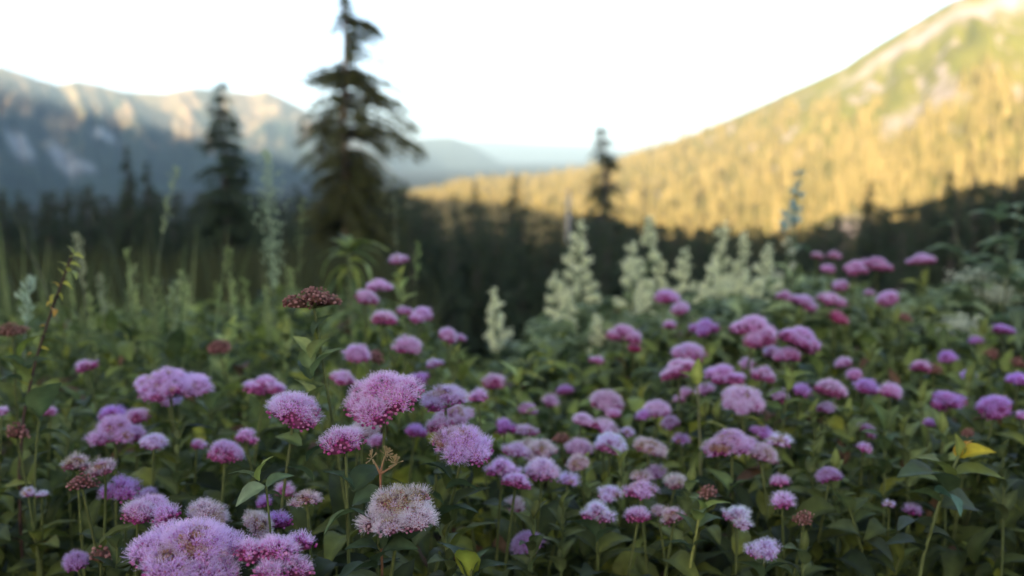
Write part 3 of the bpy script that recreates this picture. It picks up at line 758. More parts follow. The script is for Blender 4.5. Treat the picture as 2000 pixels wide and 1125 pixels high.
FLOWERS = """
372 1070 225 L .555|largest fuzzy lilac flower head, cut by the bottom edge at lower left
528 1082 150 P .555|fuzzy pink-lilac head touching the right side of the largest one at the bottom edge
585 1062 52 P .57|small pink side head at the right end of the bottom-edge cluster
778 988 150 T .60|sharp faded pink head with tan centre, right above the bottom edge on a green stalk
675 860 88 P .62|small sharp pinkish head with sparse stamens below the biggest mid-left flower
600 972 64 T .64|brown faded head with a little pink, left of the sharp faded pink head
706 838 78 T .78|pale fading head tucked behind the small sharp pinkish one
572 797 106 P .70|rounded bright pink head below the leafy stem of the dark brown one
752 764 140 P .70|biggest pink dome in the middle of the left half, several lobes hanging down
870 772 100 L .76|lilac-topped dome just right of the biggest pink dome
902 862 135 L .72|wide lumpy lilac-pink head below the lilac-topped dome
860 832 50 P .76|small pink lobe at the upper left of the wide lumpy head
613 577 96 K .72|dark reddish-brown dried flat head on a tall leafy stem
332 742 138 L .92|wide lilac umbrella of many lobes standing alone among grasses at left
326 774 46 W .97|tiny whitish head peeping from beneath the wide lilac umbrella
515 751 82 P .95|plain pink-lilac head left of the leafy stem under the dark brown one
170 715 44 P 1.05|small magenta head alone in the grass, farthest left of the fresh ones
430 676 52 K 1.2|rust-brown dry head in the grass above the left flowers
24 640 62 K .95|brown blurred dry head at the left edge behind the orange-leaved stem
3 804 24 P .9|pink sliver of a head at the left photo edge
98 806 24 P 1.0|tiny pink bud head in dark leaves left of the mauve pair
222 812 56 M .95|mauve head peeking out behind a broader pale one at left
224 838 98 L .88|broad pale lilac head with drooping edges at lower left
270 816 46 P .95|small pink head touching the right of the broad pale lilac one
300 862 50 W .85|whitish half-turned head below the small pink one at left
32 844 44 K .85|dull brown seed head at the left edge, below the orange-leaved stem
384 868 28 P .9|tiny dim pink head between the whitish half-turned one and a mauve dome
438 884 80 P .80|mauve-pink dome above the sprig of pale green leaves
480 850 46 P .86|small pink head right behind the mauve-pink dome
150 905 62 T .76|dusky fading mauve head in dark foliage at lower left
206 912 60 T .74|dusky pink head with whitish rim, right of the dusky fading mauve one
160 938 62 K .72|brown withered head under two dusky ones at lower left
238 952 76 M .76|dark mauve flat head below the dusky pair at lower left
290 968 52 D .80|dim greyish mauve head behind a three-lobed group at lower left
268 1004 66 P .68|pink lobe at the left of the three-lobed group above the bottom cluster
326 1010 50 P .68|pink lobe at the right of the three-lobed group above the bottom cluster
294 988 70 L .70|pale lobe in the middle of the three-lobed group above the bottom cluster
400 1000 80 T .70|fading tan-pink head directly above the largest fuzzy one
152 1096 54 D .72|dim lilac head in deep shade near the bottom left corner
196 1086 50 K .72|brown withered head beside a dim lilac one near the bottom left corner
55 962 24 W .85|tiny pale pink blossom left of the dusky group, low at left
82 966 20 W .85|tiny pale blossom, second of two low at left
496 1024 62 T .64|peach-tinted fading head right behind the bottom-edge cluster
556 956 36 P .78|dim pink head right of the sprig of pale green leaves
516 982 30 M .80|dim mauve speck of a head below the sprig of pale leaves
548 1020 48 M .66|thin mauve arc of a head between the peach-tinted one and the brown faded one
700 800 42 P .84|small pink head under the left edge of the biggest pink dome
934 776 36 P .95|small round pink head just right of the lilac-topped dome
890 803 72 L .84|pale head hanging under the lilac-topped dome
668 739 48 P .95|small deep pink head left of the biggest pink dome
820 737 42 M 1.05|dull mauve head behind the gap between the two biggest domes
810 842 40 M .95|dull pink half-hidden head left of the wide lumpy head
735 860 30 P .92|small pink blur right of the pale fading head
966 748 46 P 1.15|flat violet-pink head below the lone cream plume
986 832 46 M .95|dusky upright head right of the small round pink one
1008 880 54 L .88|pale lilac head between the wide lumpy head and a tan row
980 916 68 L .80|pale pinkish head at the lower right of the wide lumpy head
1006 942 54 P .78|bright pink lobe below the pale pinkish head, left of a lilac one
777 508 36 L 1.35|small lilac-pink head highest of the left-centre cluster, above a yellow-green leaf
738 558 50 L 1.25|lilac-topped head second from the top of the left-centre cluster
712 580 50 P 1.15|bright pink head touching the lilac-topped one, near the dark brown dried head
748 625 48 P 1.1|round pink head in the middle of the left-centre cluster
788 606 32 P 1.25|small pink head joined to the left of a bigger one in the left-centre cluster
823 612 50 P 1.2|pink head at the right of the joined pair in the left-centre cluster
793 676 58 P 1.0|domed pink head straight above the biggest pink dome
697 691 50 P 1.02|round pink head above the small deep pink one, with brown head to its right
733 697 32 K 1.05|small brownish withered head between two pink ones in the left-centre cluster
873 656 38 P 1.15|salmon-pink double head at the right end of the left-centre cluster
897 660 22 P 1.17|little pink side bud touching the salmon-pink double head
846 710 36 W 1.15|white-edged purple head left of the lone cream plume's foot
1217 650 72 P 1.3|long bright violet-pink head beneath the tall cream plumes, centre right
1240 682 24 R 1.3|deep crimson bud head hanging under the long violet-pink one
1167 702 32 P 1.35|single small magenta head below the small cream plume
1302 580 50 P 1.5|bright pink head just below the isolated narrow plume
1330 605 42 P 1.45|violet-pink head overlapping the lower right of the one below the isolated plume
1308 637 22 P 1.4|tiny magenta bud below the overlapping bright pair
1378 637 56 M 1.35|soft mauve double head left of a large pink umbrella
1470 641 105 P 1.15|large pink-lilac umbrella at upper right of centre
1345 688 62 P 1.2|mauve-pink head above the pair of brightest heads, brown patch on its right
1372 692 26 K 1.2|reddish-brown withered bit right of the mauve-pink head
1328 719 72 P 1.1|broad bright pink head left of the yellow-green leafy stem
1414 731 70 P 1.05|brightest magenta dome right of the yellow-green leafy stem
1490 729 52 P 1.15|medium pink head right of the brightest magenta dome
1460 711 26 P 1.2|small pink bud between the large umbrella and the medium pink head
1448 773 86 L 1.0|pale lilac wide head under the brightest magenta dome
1340 766 24 P 1.15|tiny pink head left of the yellow-green leafy stem
1378 760 32 L 1.15|small pale head right of the yellow-green leafy stem
1103 762 32 M 1.3|small violet head in bright yellow-green leaves, centre
1075 786 30 L 1.25|small pale lilac head left below the violet one in yellow-green leaves
1028 800 36 L 1.2|pale upright head left in the bright green patch, centre
1183 780 68 L 1.1|flat wide pale lilac head under the single small magenta one
1283 799 58 L 1.08|pale-topped pink head centre right, mauve ones hanging beneath
1327 781 22 P 1.15|tiny mauve bud at the upper right of the pale-topped pink head
1310 826 38 D 1.05|dim mauve head under the right side of the pale-topped pink one
1257 812 24 M 1.05|violet sliver under the left side of the pale-topped pink head
1136 821 36 L 1.05|small greyish lilac head left of a wide white-pink one
1174 830 58 L .98|wide white-pink head with pink centre below the flat pale lilac one
1198 810 28 P 1.05|small salmon-pink head on top of the wide white-pink one
1030 840 46 L 1.0|pale lilac head just left of a fading row, centre
1190 868 66 W .92|whitish head in the centre, brightest of its row
1130 876 52 L .96|lilac head left of the whitish brightest one
1060 883 62 T .92|fading peach-lilac head in the middle of the tan row
1034 866 42 T .97|fading peach head behind the left of the tan row
1097 856 32 K 1.0|rust-brown withered head above the tan row
1130 904 46 T .88|tan woolly head below the lilac one, on a leafy stem
1058 922 66 L .84|lilac head with pink underside below the tan row
1110 939 36 W .86|small whitish head right of the lilac one with pink underside
1268 869 64 T .92|fading lilac head with tan crown right of the whitish brightest one
1224 846 24 W 1.0|tiny whitish upright head above the gap between the whitish and tan-crowned heads
1330 858 28 D 1.0|tiny dim lilac head left of the yellow-green stem's lower half
1430 865 98 L .86|large pale lilac dome on a bare stalk, right of the yellow-green stem
1486 888 60 T .86|fading pale pink head touching the right of the large pale lilac dome
1522 864 40 W .92|bright whitish small head right of the large pale lilac dome
1505 892 46 T .9|pink-white head below the bright whitish small one
1490 842 46 M 1.0|violet head above the fading pale pink one
1250 956 64 L .80|lilac-white rounded head lower centre, a flat one at its left
1190 961 50 W .82|flat whitish head left of the lilac-white rounded one
1255 933 36 T .85|tan withered crown behind the lilac-white rounded head
1280 922 32 D .92|dim violet head above the lilac-white rounded one
1318 942 42 T .86|peach-pink withered head right of the lilac-white rounded one
1383 961 36 K .80|small reddish-brown head above the light green leafy sprig
1165 1001 58 W .76|lilac-white tilted head at the lower centre with dark leaves below
1246 1008 54 P .76|pinkish head hanging directly under the lilac-white rounded one
1286 996 26 T .80|small tan head between the pinkish hanging one and a peach one
1317 1005 54 T .76|peach-topped flat head left of the light green leafy sprig
1440 1007 58 W .78|solitary lilac-white globe right of the light green leafy sprig
1495 1071 66 W .74|solitary bluish-white globe lowest at right, near the bottom edge
1033 1057 60 D .80|dim mauve head in deep shade at the bottom centre
1004 985 36 T .84|dim dusky head under the bright pink lobe, lower centre
1594 500 26 P 1.9|left one of two tiny twin pink heads at upper right
1628 497 26 P 1.9|right one of two tiny twin pink heads at upper right
1617 526 26 P 1.85|tiny pink head just under the twin heads at upper right
1672 522 56 P 1.65|pink dome at upper right overlapped by a slightly higher one
1711 513 58 P 1.7|higher of two overlapping pink domes at upper right
1800 505 52 P 1.75|isolated pink dome, highest and farthest right against dark forest
1532 577 32 P 1.6|small pink head at the left of a row of three at upper right
1568 586 56 P 1.5|middle pink head of the row of three at upper right
1622 584 52 P 1.5|right-hand pink head of the row of three, above a crimson one
1738 582 48 P 1.55|pink dome alone below the two overlapping domes at upper right
1643 559 30 P 1.65|little lilac-pink head above the row of three at upper right
1633 620 38 R 1.45|dark crimson head below the row of three at upper right
1697 573 20 P 1.7|tiny violet bud left of the lone pink dome at upper right
1556 661 90 P 1.15|wide bright pink umbrella right of the large pink-lilac one
1540 694 52 P 1.15|violet-pink head under the wide bright pink umbrella
1510 690 36 P 1.2|pink lobe between the two umbrellas, slightly lower
1957 642 44 M 1.4|violet dome near the right edge beneath the cream sprays
1905 665 28 M 1.4|small dark violet head left below the violet dome at the right edge
1850 698 36 M 1.3|dim lilac head above a brown-tinged one, far right
1936 688 34 K 1.35|reddish withered head below the violet dome, far right
1800 718 40 P 1.2|pink-violet head with brown right half, far right
1824 722 30 K 1.2|brown right half of a withered pair, far right
1648 710 34 P 1.3|smaller upper one of two small pink heads right of the umbrellas
1670 731 34 P 1.25|lower one of two small pink heads right of the umbrellas
1618 761 66 P 1.08|pink broad head under the two small ones, right
1690 757 44 M 1.12|violet flat head right of the pink broad one
1736 765 44 P 1.08|salmon-pink head right of the violet flat one
1850 781 66 M 1.0|deep purple lumpy head at right, darkest of its height
1945 791 72 M 1.0|purple arched head near the right edge, below centre
1986 741 42 M 1.1|blurred purple head at the right photo edge
1985 706 34 K 1.2|blurred brownish-purple head at the right photo edge, above a purple one
1767 618 30 K 1.45|small rust-brown head below the lone pink dome, upper right
1565 766 32 M 1.08|dim violet head beside the fresh green leafy top
1522 776 32 L 1.04|small pale violet head behind the fresh green leafy top
1892 734 28 M 1.2|tiny violet head left of the purple edge heads
1996 812 22 P 1.0|pink fleck of a head at the right edge below the purple arched one
1687 876 26 P .95|small dusty pink bud on the paired-leaf shoot's left
1692 838 40 D 1.05|dim mauve head behind the paired-leaf shoot
1815 827 22 M 1.0|tiny dim purple head above the yellow-tipped shoot's left leaf
1620 930 46 D .88|dim lilac tilted head left of the paired-leaf shoot
1525 942 32 P .86|small vivid pink head right of the fading pale pair
1528 979 42 P .80|pink tilted head with whitish top under the small vivid pink one
1571 1010 50 K .76|brown drooping withered head right of the pink tilted one
1612 796 38 D 1.05|dull mauve wilted head below the pink broad one, right
1736 986 20 W .85|tiny whitish bud at the foot of the paired-leaf shoot
1780 998 30 D .85|faint lilac blossom left of the yellow-tipped shoot's stem
1890 846 26 K .95|dull red-brown head just above the orange leaf of the yellow-tipped shoot
"""
HEADPIX = []   # px, py, half width, depth
PLANTS = []
for line in FLOWERS.strip().splitlines():
    if line.startswith('#') or not line.strip(): continue
    a, lab = line.split('|'); a = a.split()
    px, py, w, st = float(a[0]), float(a[1]), float(a[2]), a[3]
    dc = 389.0 / max(60, py - 300); ds = F * 0.043 / max(w, 24)
    d = float(a[4]) if len(a) > 4 else float(np.clip(math.sqrt(dc * ds) if w >= 40 else dc ** .7 * ds ** .3, 0.66, 2.5))
    HEADPIX.append((px, py, w / 2, d)); PLANTS.append((px, py, w, st, d, lab.strip()))
# things that foliage in front must not hide either
for q in [(681, 470, 70, 1.75), (684, 540, 70, 1.75), (684, 600, 50, 1.75), (520, 350, 26, 1.9), (520, 430, 30, 1.9), (522, 520, 24, 1.9), (140, 505, 30, .9), (118, 560, 30, .9), (95, 620, 30, .9),
          (60, 690, 55, .9), (48, 760, 40, .9), (356, 570, 16, 1.7), (150, 500, 20, 1.5), (1130, 500, 45, 2.2), (1125, 570, 45, 2.2), (1250, 500, 45, 2.2), (1250, 560, 45, 2.2), (1338, 540, 30, 2.3), (1420, 520, 60, 2.3),
          (1500, 530, 40, 2.3), (962, 620, 28, 1.9), (962, 670, 26, 1.9), (1166, 650, 20, 1.9), (612, 680, 40, .72), (606, 760, 34, .72), (1365, 720, 26, 1.0), (1540, 750, 40, 1.02), (1728, 880, 40, .95),
          (1870, 880, 60, .78), (1850, 960, 90, .78), (1815, 1050, 60, .78), (505, 935, 50, .62), (1365, 990, 45, .74), (750, 905, 32, .61), (905, 1095, 40, .56), (1665, 1000, 45, .85)]:
    HEADPIX.append(q)
HEADPIX = np.array(HEADPIX)

def visible_mask(P, size, pad=6, own=None):
    """false for leaves that would hide a flower head standing behind them from the viewer"""
    x, y, d = project(P)
    r = np.asarray(size) * F / np.maximum(d, .05) * 0.5
    ok = (d > 0.36) | (d < -0.02)
    x = np.where(d > .02, x, 1e6)
    for i, (hx, hy, hw, hd) in enumerate(HEADPIX):
        if own is not None and i == own:
            near = d < hd + 0.005
        else:
            near = d < hd
        dx = np.maximum(np.abs(x - hx) - hw - pad, 0); dy = np.maximum(np.abs(y - hy) - hw * 0.62 - pad * .6, 0)
        ok &= ~(near & (dx * dx + dy * dy < (r * .85) ** 2))
    return ok

def stem_colour(z, top, hue):
    t = np.clip(z / max(top, .1), 0, 1)
    return mixc([0.034, 0.025, 0.014], [0.088, 0.105, 0.03], np.clip(t * 1.6 - .5 + hue, 0, 1))

GRP = 'meadowsweet flowers across the meadow'
bl_, bg_, bd_ = (.26, .30, .10), (.13, .18, .065), (.055, .085, .038)
EXTRA = {613: [(612, 655, 640, 612, .0, bd_), (606, 690, 575, 655, .0, bl_), (608, 700, 640, 655, .005, bl_), (612, 735, 662, 672, .005, bg_), (606, 740, 585, 700, -.01, bd_), (610, 790, 586, 735, .01, bl_), (614, 800, 628, 745, .01, (.15, .19, .06)), (605, 720, 598, 668, -.01, bg_)],
         778: [(742, 1070, 705, 985, .01, bd_), (740, 1078, 680, 1065, .01, bd_), (745, 1058, 852, 1000, -.02, bd_), (738, 1098, 800, 1060, .02, bd_), (735, 1110, 655, 1130, .02, bd_)],
         675: [(690, 955, 640, 915, 0, bd_), (690, 960, 745, 905, -.02, bd_), (690, 985, 760, 965, .01, bd_), (692, 1000, 630, 1035, .01, bg_)],
         902: [(880, 935, 820, 900, -.01, bd_), (872, 955, 935, 950, 0, bd_), (865, 985, 800, 950, 0, bd_), (860, 1010, 930, 990, .01, bd_)],
         572: [(588, 870, 540, 850, 0, bg_), (600, 900, 650, 860, 0, bd_), (610, 940, 565, 905, 0, bd_)],
         1430: [(1425, 960, 1390, 915, 0, bg_), (1422, 970, 1470, 930, 0, bg_)], 1495: [(1490, 1130, 1440, 1090, 0, bd_), (1492, 1125, 1545, 1095, 0, bd_)],
         1165: [(1165, 1050, 1110, 1010, .01, bd_), (1165, 1060, 1215, 1025, 0, bd_)], 372: [(400, 1135, 330, 1120, -.03, bd_)]}
def build_flower(i, px, py, w, st, d, lab):
    g = np.random.default_rng(5000 + i)
    W = w * d / F
    (m1, m2), s = get_head(W, STY[st], int(g.integers(0, 4)))
    c = at(px, py, d)
    base = c - np.array([0, 0, 0.40 * W * .5 / .5 * .62])
    gx, gy = base[0] + g.uniform(-.12, .12), base[1] + g.uniform(-.04, .12)
    gz = float(ground_z(gx, gy))
    e = empty('meadowsweet', (gx, gy, gz)); tag(e, lab, 'wildflower', GRP)
    o = np.array([gx, gy, gz]); tip = base - o
    mid = np.array([tip[0] * .55 + g.uniform(-.03, .03), tip[1] * .55 + g.uniform(-.02, .03), tip[2] * .55])
    pts = bez((0, 0, -.02), mid, tip, 14)
    mb = MB(); hue = g.uniform(-.25, .35) if px != 613 else 1.0
    tube(mb, pts, np.linspace(.0021, .0011, 14) * (0.85 + 6 * W), stem_colour(pts[:, 2], tip[2], hue), 6)
    mb.build('stem', M_STEM, e)
    h = link('flower_head', m1, e, tip)
    col = TINT[st]; k = g.uniform(.9, 1.06)
    h.color = (col[0] * k, col[1] * k * g.uniform(.93, 1.07), col[2] * k * g.uniform(.95, 1.05), 1)
    h.scale = (s, s * g.uniform(.85, 1.1), s * (g.uniform(.78, 1.0) if st != 'K' else g.uniform(.82, 1.0)))
    h.rotation_euler = (g.normal(.03, .15), g.normal(0, .17), g.uniform(0, 6.28)); h.rotation_mode = 'ZYX'
    if m2:
        q = link('stamens', m2, h); q.color = h.color
    # leaves, alternate up the stem
    n = int(g.integers(17, 24)); t = np.linspace(.30, .94, n) + g.uniform(-.02, .02, n)
    tt = t[:, None]
    P = (1 - tt) ** 2 * np.array([0, 0, -.02]) + 2 * tt * (1 - tt) * mid + tt * tt * tip
    az = np.arange(n) * 2.4 + g.uniform(0, 6.28)
    el = g.uniform(.25, 1.05, n)
    D = np.stack([np.cos(az) * np.cos(el), np.sin(az) * np.cos(el), np.sin(el)], 1)
    sz = g.uniform(.030, .050, n) * np.clip(1.3 - np.abs(t - .65) * 1.3, .5, 1.1)
    ok = visible_mask(P + o + D * sz[:, None] * .55, sz, own=i)
    lb = MB()
    for (ax, ay, tx, ty, lean, cc) in EXTRA.get(int(px), []):
        a = at(ax, ay, d) - o; v = at(tx, ty, d - lean) - o - a; L = np.linalg.norm(v)
        add_leaves(lb, LEAF_BROAD, [v + np.array([0, 0, .1 * L])], [a], [L * 1.05], [np.array(cc) * g.uniform(.85, 1.1)], np.array([g.uniform(-.7, .7)]))
    if ok.any():
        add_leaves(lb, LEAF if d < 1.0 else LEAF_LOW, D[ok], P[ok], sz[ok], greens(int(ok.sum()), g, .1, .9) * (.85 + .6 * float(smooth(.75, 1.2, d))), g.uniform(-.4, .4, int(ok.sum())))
    if lb.n: lb.build('leaves', M_LEAF, e)
    if st != 'B' and W > .018:
        pass
for i, p in enumerate(PLANTS): build_flower(i, *p)

# ------------------------------------------------------------------ undergrowth (uncountable leaves below the flower canopy)
CREST = ([-100, 0, 150, 300, 420, 560, 640, 720, 800, 850, 900, 960, 1010, 1050, 1100, 1200, 1400, 1560, 1650, 1760, 1850, 1960, 2100], [600, 600, 610, 600, 590, 575, 560, 575, 610, 650, 690, 700, 700, 660, 615, 590, 565, 550, 560, 590, 585, 560, 540])
def below_crest(P, slack=22):
    """where the meadow's brow ends and the drop to the forest begins"""
    x, y, d = project(P)
    return y > np.interp(x, *CREST) + slack * (vnoise(x / 26.0, x * 0, 7) - .5) * 2

def undergrowth():
    g = np.random.default_rng(31); N = 62000
    y = 0.30 + 3.4 * g.random(N) ** 1.25; x = g.uniform(-1, 1, N) * (0.62 * y + 0.28)
    zg = ground_z(x, y)
    top = CZ - 0.30 - 0.10 * smooth(1.3, 2.6, y) - 0.14 * fbm(x * 6, y * 6, 141) + 0.10 * smooth(0.5, 1.2, y) - 0.06 * smooth(0.75, 0.4, y) - 0.10 * smooth(.95, .6, y) * (0.4 + smooth(.1, .4, x))
    z = zg + (top - zg) * np.clip(g.random(N) ** 0.55, 0, 1)
    # the same growth goes on beside and behind the viewer
    K = 16000; rr_ = 0.34 + 1.3 * g.random(K) ** .7; th = g.uniform(0, 6.28, K)
    x[:K] = rr_ * np.sin(th); y[:K] = 0.05 + rr_ * np.cos(th); zg[:K] = ground_z(x[:K], y[:K])
    top[:K] = CZ - .30 - .12 * fbm(x[:K] * 6, y[:K] * 6, 143) + .10 * smooth(.5, 1.1, rr_) * (y[:K] < .3); z[:K] = zg[:K] + (top[:K] - zg[:K]) * g.random(K) ** .5
    P = np.stack([x, y, z], 1)
    rel = (z - zg) / (top - zg)
    sz = g.uniform(.022, .052, N) * (1 + .35 * smooth(1.4, 3, y))
    az = g.uniform(0, 6.28, N); el = g.normal(.5, .45, N)
    D = np.stack([np.cos(az) * np.cos(el), np.sin(az) * np.cos(el), np.sin(el)], 1)
    ok = visible_mask(P + D * sz[:, None] * .5, sz, pad=4) & (below_crest(P + D * sz[:, None]) | (P[:, 1] < .3))
    P, D, sz, rel = P[ok], D[ok], sz[ok], rel[ok]; n = len(P)
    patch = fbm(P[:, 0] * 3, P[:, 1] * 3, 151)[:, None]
    far_ = smooth(.75, 1.25, P[:, 1])[:, None]; c = greens(n, g, .0, .62) * (.75 + 1.2 * (patch - .4)) * (.8 + 1.5 * far_)  # foreground shade put into the colour: near leaves darker, farther ones lighter
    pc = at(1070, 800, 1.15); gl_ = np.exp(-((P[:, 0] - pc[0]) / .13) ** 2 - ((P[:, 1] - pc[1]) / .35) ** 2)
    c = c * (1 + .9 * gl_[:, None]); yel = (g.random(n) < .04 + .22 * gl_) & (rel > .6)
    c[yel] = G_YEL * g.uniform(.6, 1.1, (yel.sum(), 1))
    br = g.random(n) < .03; c[br] = np.array([.13, .07, .035]) * g.uniform(.6, 1.2, (br.sum(), 1))
    mb = MB()
    near = P[:, 1] < 1.0
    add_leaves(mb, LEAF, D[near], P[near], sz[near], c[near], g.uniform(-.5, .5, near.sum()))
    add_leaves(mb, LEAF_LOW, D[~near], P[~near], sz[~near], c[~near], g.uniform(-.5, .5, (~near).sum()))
    # thin stalks carrying them
    for k in range(420):
        yy = 0.35 + 3.0 * g.random(); xx = g.uniform(-1, 1) * (0.6 * yy + .25); z0 = float(ground_z(xx, yy)); h = CZ - .36 - z0 - g.uniform(0, .2)
        p2 = np.array([xx + g.uniform(-.08, .08), yy + g.uniform(-.05, .05), z0 + h])
        pts = bez((xx, yy, z0), ((xx + p2[0]) / 2 + g.uniform(-.03, .03), yy, z0 + h * .5), p2, 6)
        if visible_mask(pts[3:], np.full(3, .006), 2).all() and below_crest(pts[-1:]).all():
            tube(mb, pts, np.linspace(.0018, .0008, 6), stem_colour(pts[:, 2] - z0, h, g.uniform(-.4, .3)), 4, 1)
    tag(mb.build('undergrowth', [M_LEAF, M_STEM]), 'dense small dark green leaves filling the meadow beneath the pink flowers', 'undergrowth', kind='stuff')
undergrowth()

def meadow_grass():
    g = np.random.default_rng(41); N = 1300
    y = 1.2 + 3.2 * g.random(N) ** 1.6; cl = np.repeat(g.uniform(-80, 590, 65), 20)[:N]; px = np.where(g.random(N) < .8, cl + g.normal(0, 9, N), g.uniform(600, 2050, N))
    y = np.where(px > 640, 2.0 + 2.0 * g.random(N), y)
    x = (px - 1000) / F * y; z = ground_z(x, y)
    H = g.uniform(.30, .56, N) + .34 * g.random(N) ** 4
    H = np.where(px > 700, H * .82, H)
    az = g.uniform(0, 6.28, N); ln = g.uniform(.05, .35, N) * H
    p2 = np.stack([x + np.cos(az) * ln, y + np.sin(az) * ln, z + H], 1); p0 = np.stack([x, y, z], 1)
    ok = visible_mask(p2, np.full(N, .02), 4) & visible_mask((p0 + p2) / 2 + [0, 0, .1], np.full(N, .02), 4) & (below_crest(p2, 60) | (px < 560))
    p0, p2, H, az = p0[ok], p2[ok], H[ok], az[ok]; n = len(p0)
    p1 = p0 + (p2 - p0) * .35 + np.array([0, 0, .3]) * H[:, None]
    t = np.linspace(0, 1, 6)[None, :, None]
    C = (1 - t) ** 2 * p0[:, None] + 2 * t * (1 - t) * p1[:, None] + t * t * p2[:, None]
    s = np.stack([-np.sin(az), np.cos(az), 0 * az], 1)[:, None, :] * (g.uniform(.0016, .0038, n)[:, None, None] * np.array([.8, 1, 1, .85, .55, .08])[None, :, None])
    V = np.stack([C - s, C + s], 2).reshape(-1, 3)
    Fq = np.array([[2 * k, 2 * k + 1, 2 * k + 3, 2 * k + 2] for k in range(5)])
    Fa = (np.arange(n)[:, None, None] * 12 + Fq[None]).reshape(-1, 4)
    c = mixc([.07, .10, .035], [.26, .31, .12], g.random(n) ** 1.4) * g.uniform(.8, 1.15, (n, 1))
    dry = g.random(n) < .12; c[dry] = np.array([.2, .18, .09]) * g.uniform(.7, 1.1, (dry.sum(), 1))
    mb = MB(); mb.add(V, Fa, np.repeat(c, 12, 0))
    tag(mb.build('grass', M_GRASS), 'tall green grass blades growing behind the flowers', 'grass', kind='stuff')
meadow_grass()

def bank_grass():
    """short meadow turf on the shelf round the pond"""
    g = np.random.default_rng(43); N = 26000
    y = 5 + 36 * g.random(N) ** .8; x = g.uniform(-.62, -.08, N) * y
    ok = np.hypot((x + 11.5) / 6.0, (y - 26) / 2.4) > 1.0
    qx = 1000 + F * x / y
    ok &= ~((y < 24.5) & (y > 12) & (((qx > -10) & (qx < 70)) | ((qx > 296) & (qx < 346)) | ((qx > 505) & (qx < 540))))
    x, y = x[ok], y[ok]; n = len(x); z = ground_z(x, y)
    h = g.uniform(.25, .75, n) * (0.6 + fbm(x * .4, y * .4, 161)); az = g.uniform(0, 6.28, n); w = g.uniform(.008, .02, n) * (y / 14 + .5)
    p0 = np.stack([x, y, z - .02], 1); a = np.stack([np.cos(az), np.sin(az), 0 * az], 1)
    tip = p0 + np.stack([g.normal(0, .12, n), g.normal(0, .12, n), h], 1)
    V = np.stack([p0 - a * w[:, None], p0 + a * w[:, None], tip], 1).reshape(-1, 3)
    c = mixc([.016, .022, .010], [.055, .06, .02], np.clip(fbm(x * .25, y * .25, 171) * 1.6 - .3 + g.normal(0, .15, n), 0, 1))
    mb = MB(); mb.add(V, np.arange(n * 3).reshape(-1, 3), np.repeat(c, 3, 0), 0, False)
    tag(mb.build('turf', M_GRASS), 'rough green meadow turf on the bank around the pond', 'grass', kind='stuff')
bank_grass()

# ------------------------------------------------------------------ seeding grasses
def grass_stalk(px, ytop, pxb, d, panic, width, lab, col=(.24, .27, .17), arch=0.0, dens=26):
    """one stalk with a seed head: pixels of the head top and of the stalk foot's column, head length in pixels, half width in metres"""
    g = np.random.default_rng(int(px * 7 + ytop))
    top = at(px, ytop, d); bx = (pxb - 1000) / F * d; gy = top[1] + .02; gz = float(ground_z(bx, gy))
    e = empty('seed_grass', (bx, gy, gz)); tag(e, lab, 'grass stalk', 'seeding grasses at the left', 'thing')
    o = np.array([bx, gy, gz]); tip = top - o
    mid = np.array([tip[0] * (.15 - arch), 0.0, tip[2] * (.62 + arch * .4)])
    pts = bez((0, 0, 0), mid, tip, 22)
    mb = MB(); cs = mixc([.10, .13, .05], np.array(col) * .9, np.linspace(0, 1, 22))
    tube(mb, pts, np.linspace(.0017, .0006, 22), cs, 5); mb.build('stalk', M_GRASS, e)
    # blades
    bl = MB()
    for k in range(8):
        a = g.uniform(0, 6.28); L = g.uniform(.18, .40); t0 = g.uniform(.12, .45); p0 = pts[int(t0 * 21)]
        p2 = p0 + np.array([math.cos(a) * L * .6, math.sin(a) * L * .3, L * g.uniform(.3, .9)])
        c = bez(p0, (p0 + p2) / 2 + [0, 0, L * .25], p2, 7); w = np.array([.6, 1, 1, .9, .7, .4, .05]) * .003
        s = np.array([0.8 * math.sin(a), -.8 * math.cos(a), .2]); V = np.stack([c - s * w[:, None], c + s * w[:, None]], 1).reshape(-1, 3)
        bl.add(V, grid_faces(7, 2), np.array([.15, .19, .075]) * g.uniform(.6, 1.3))
    bl.build('blades', M_GRASS, e)
    L = panic * d / F; sl = np.concatenate([[0], np.cumsum(np.linalg.norm(np.diff(pts, axis=0), axis=1))]); tot = sl[-1]
    pn = MB(); n = int(dens * max(4, L / .02))
    u = g.random(n); s = tot - L * u
    C = np.stack([np.interp(s, sl, pts[:, k]) for k in range(3)], 1)
    rad = 1.0 * width * np.sin(np.pi * np.clip(u * .9 + .08, 0, 1)) ** .7 * g.uniform(.1, 1.0, n)
    a = g.uniform(0, 6.28, n)
    D = np.stack([np.cos(a), np.sin(a), g.uniform(.5, 1.6, n)], 1); D = unit(D)
    Pp = C + D * rad[:, None] + np.array([1, 0, 0]) * (g.normal(0, .4, n) * rad)[:, None]
    tan = unit(D + np.array([0, 0, .6]))
    fr = frames(tan, g.uniform(0, 6.28, n))[:, :, [0, 2, 1]] * (g.uniform(.006, .011, n))[:, None, None]
    V, Fa = inst(SPRAY_V * np.array([1.1, 1, 1]), SPRAY_F, fr, Pp)
    pn.add(V, Fa, np.repeat(np.array(col) * np.array([1.3, 1.35, 1.05]) * g.uniform(.75, 1.25, (n, 1)), 4, 0), 0, False)
    k = n // 5
    for q in range(0, n, 5):
        pass
    pn.build('seed_head', M_GRASS, e)

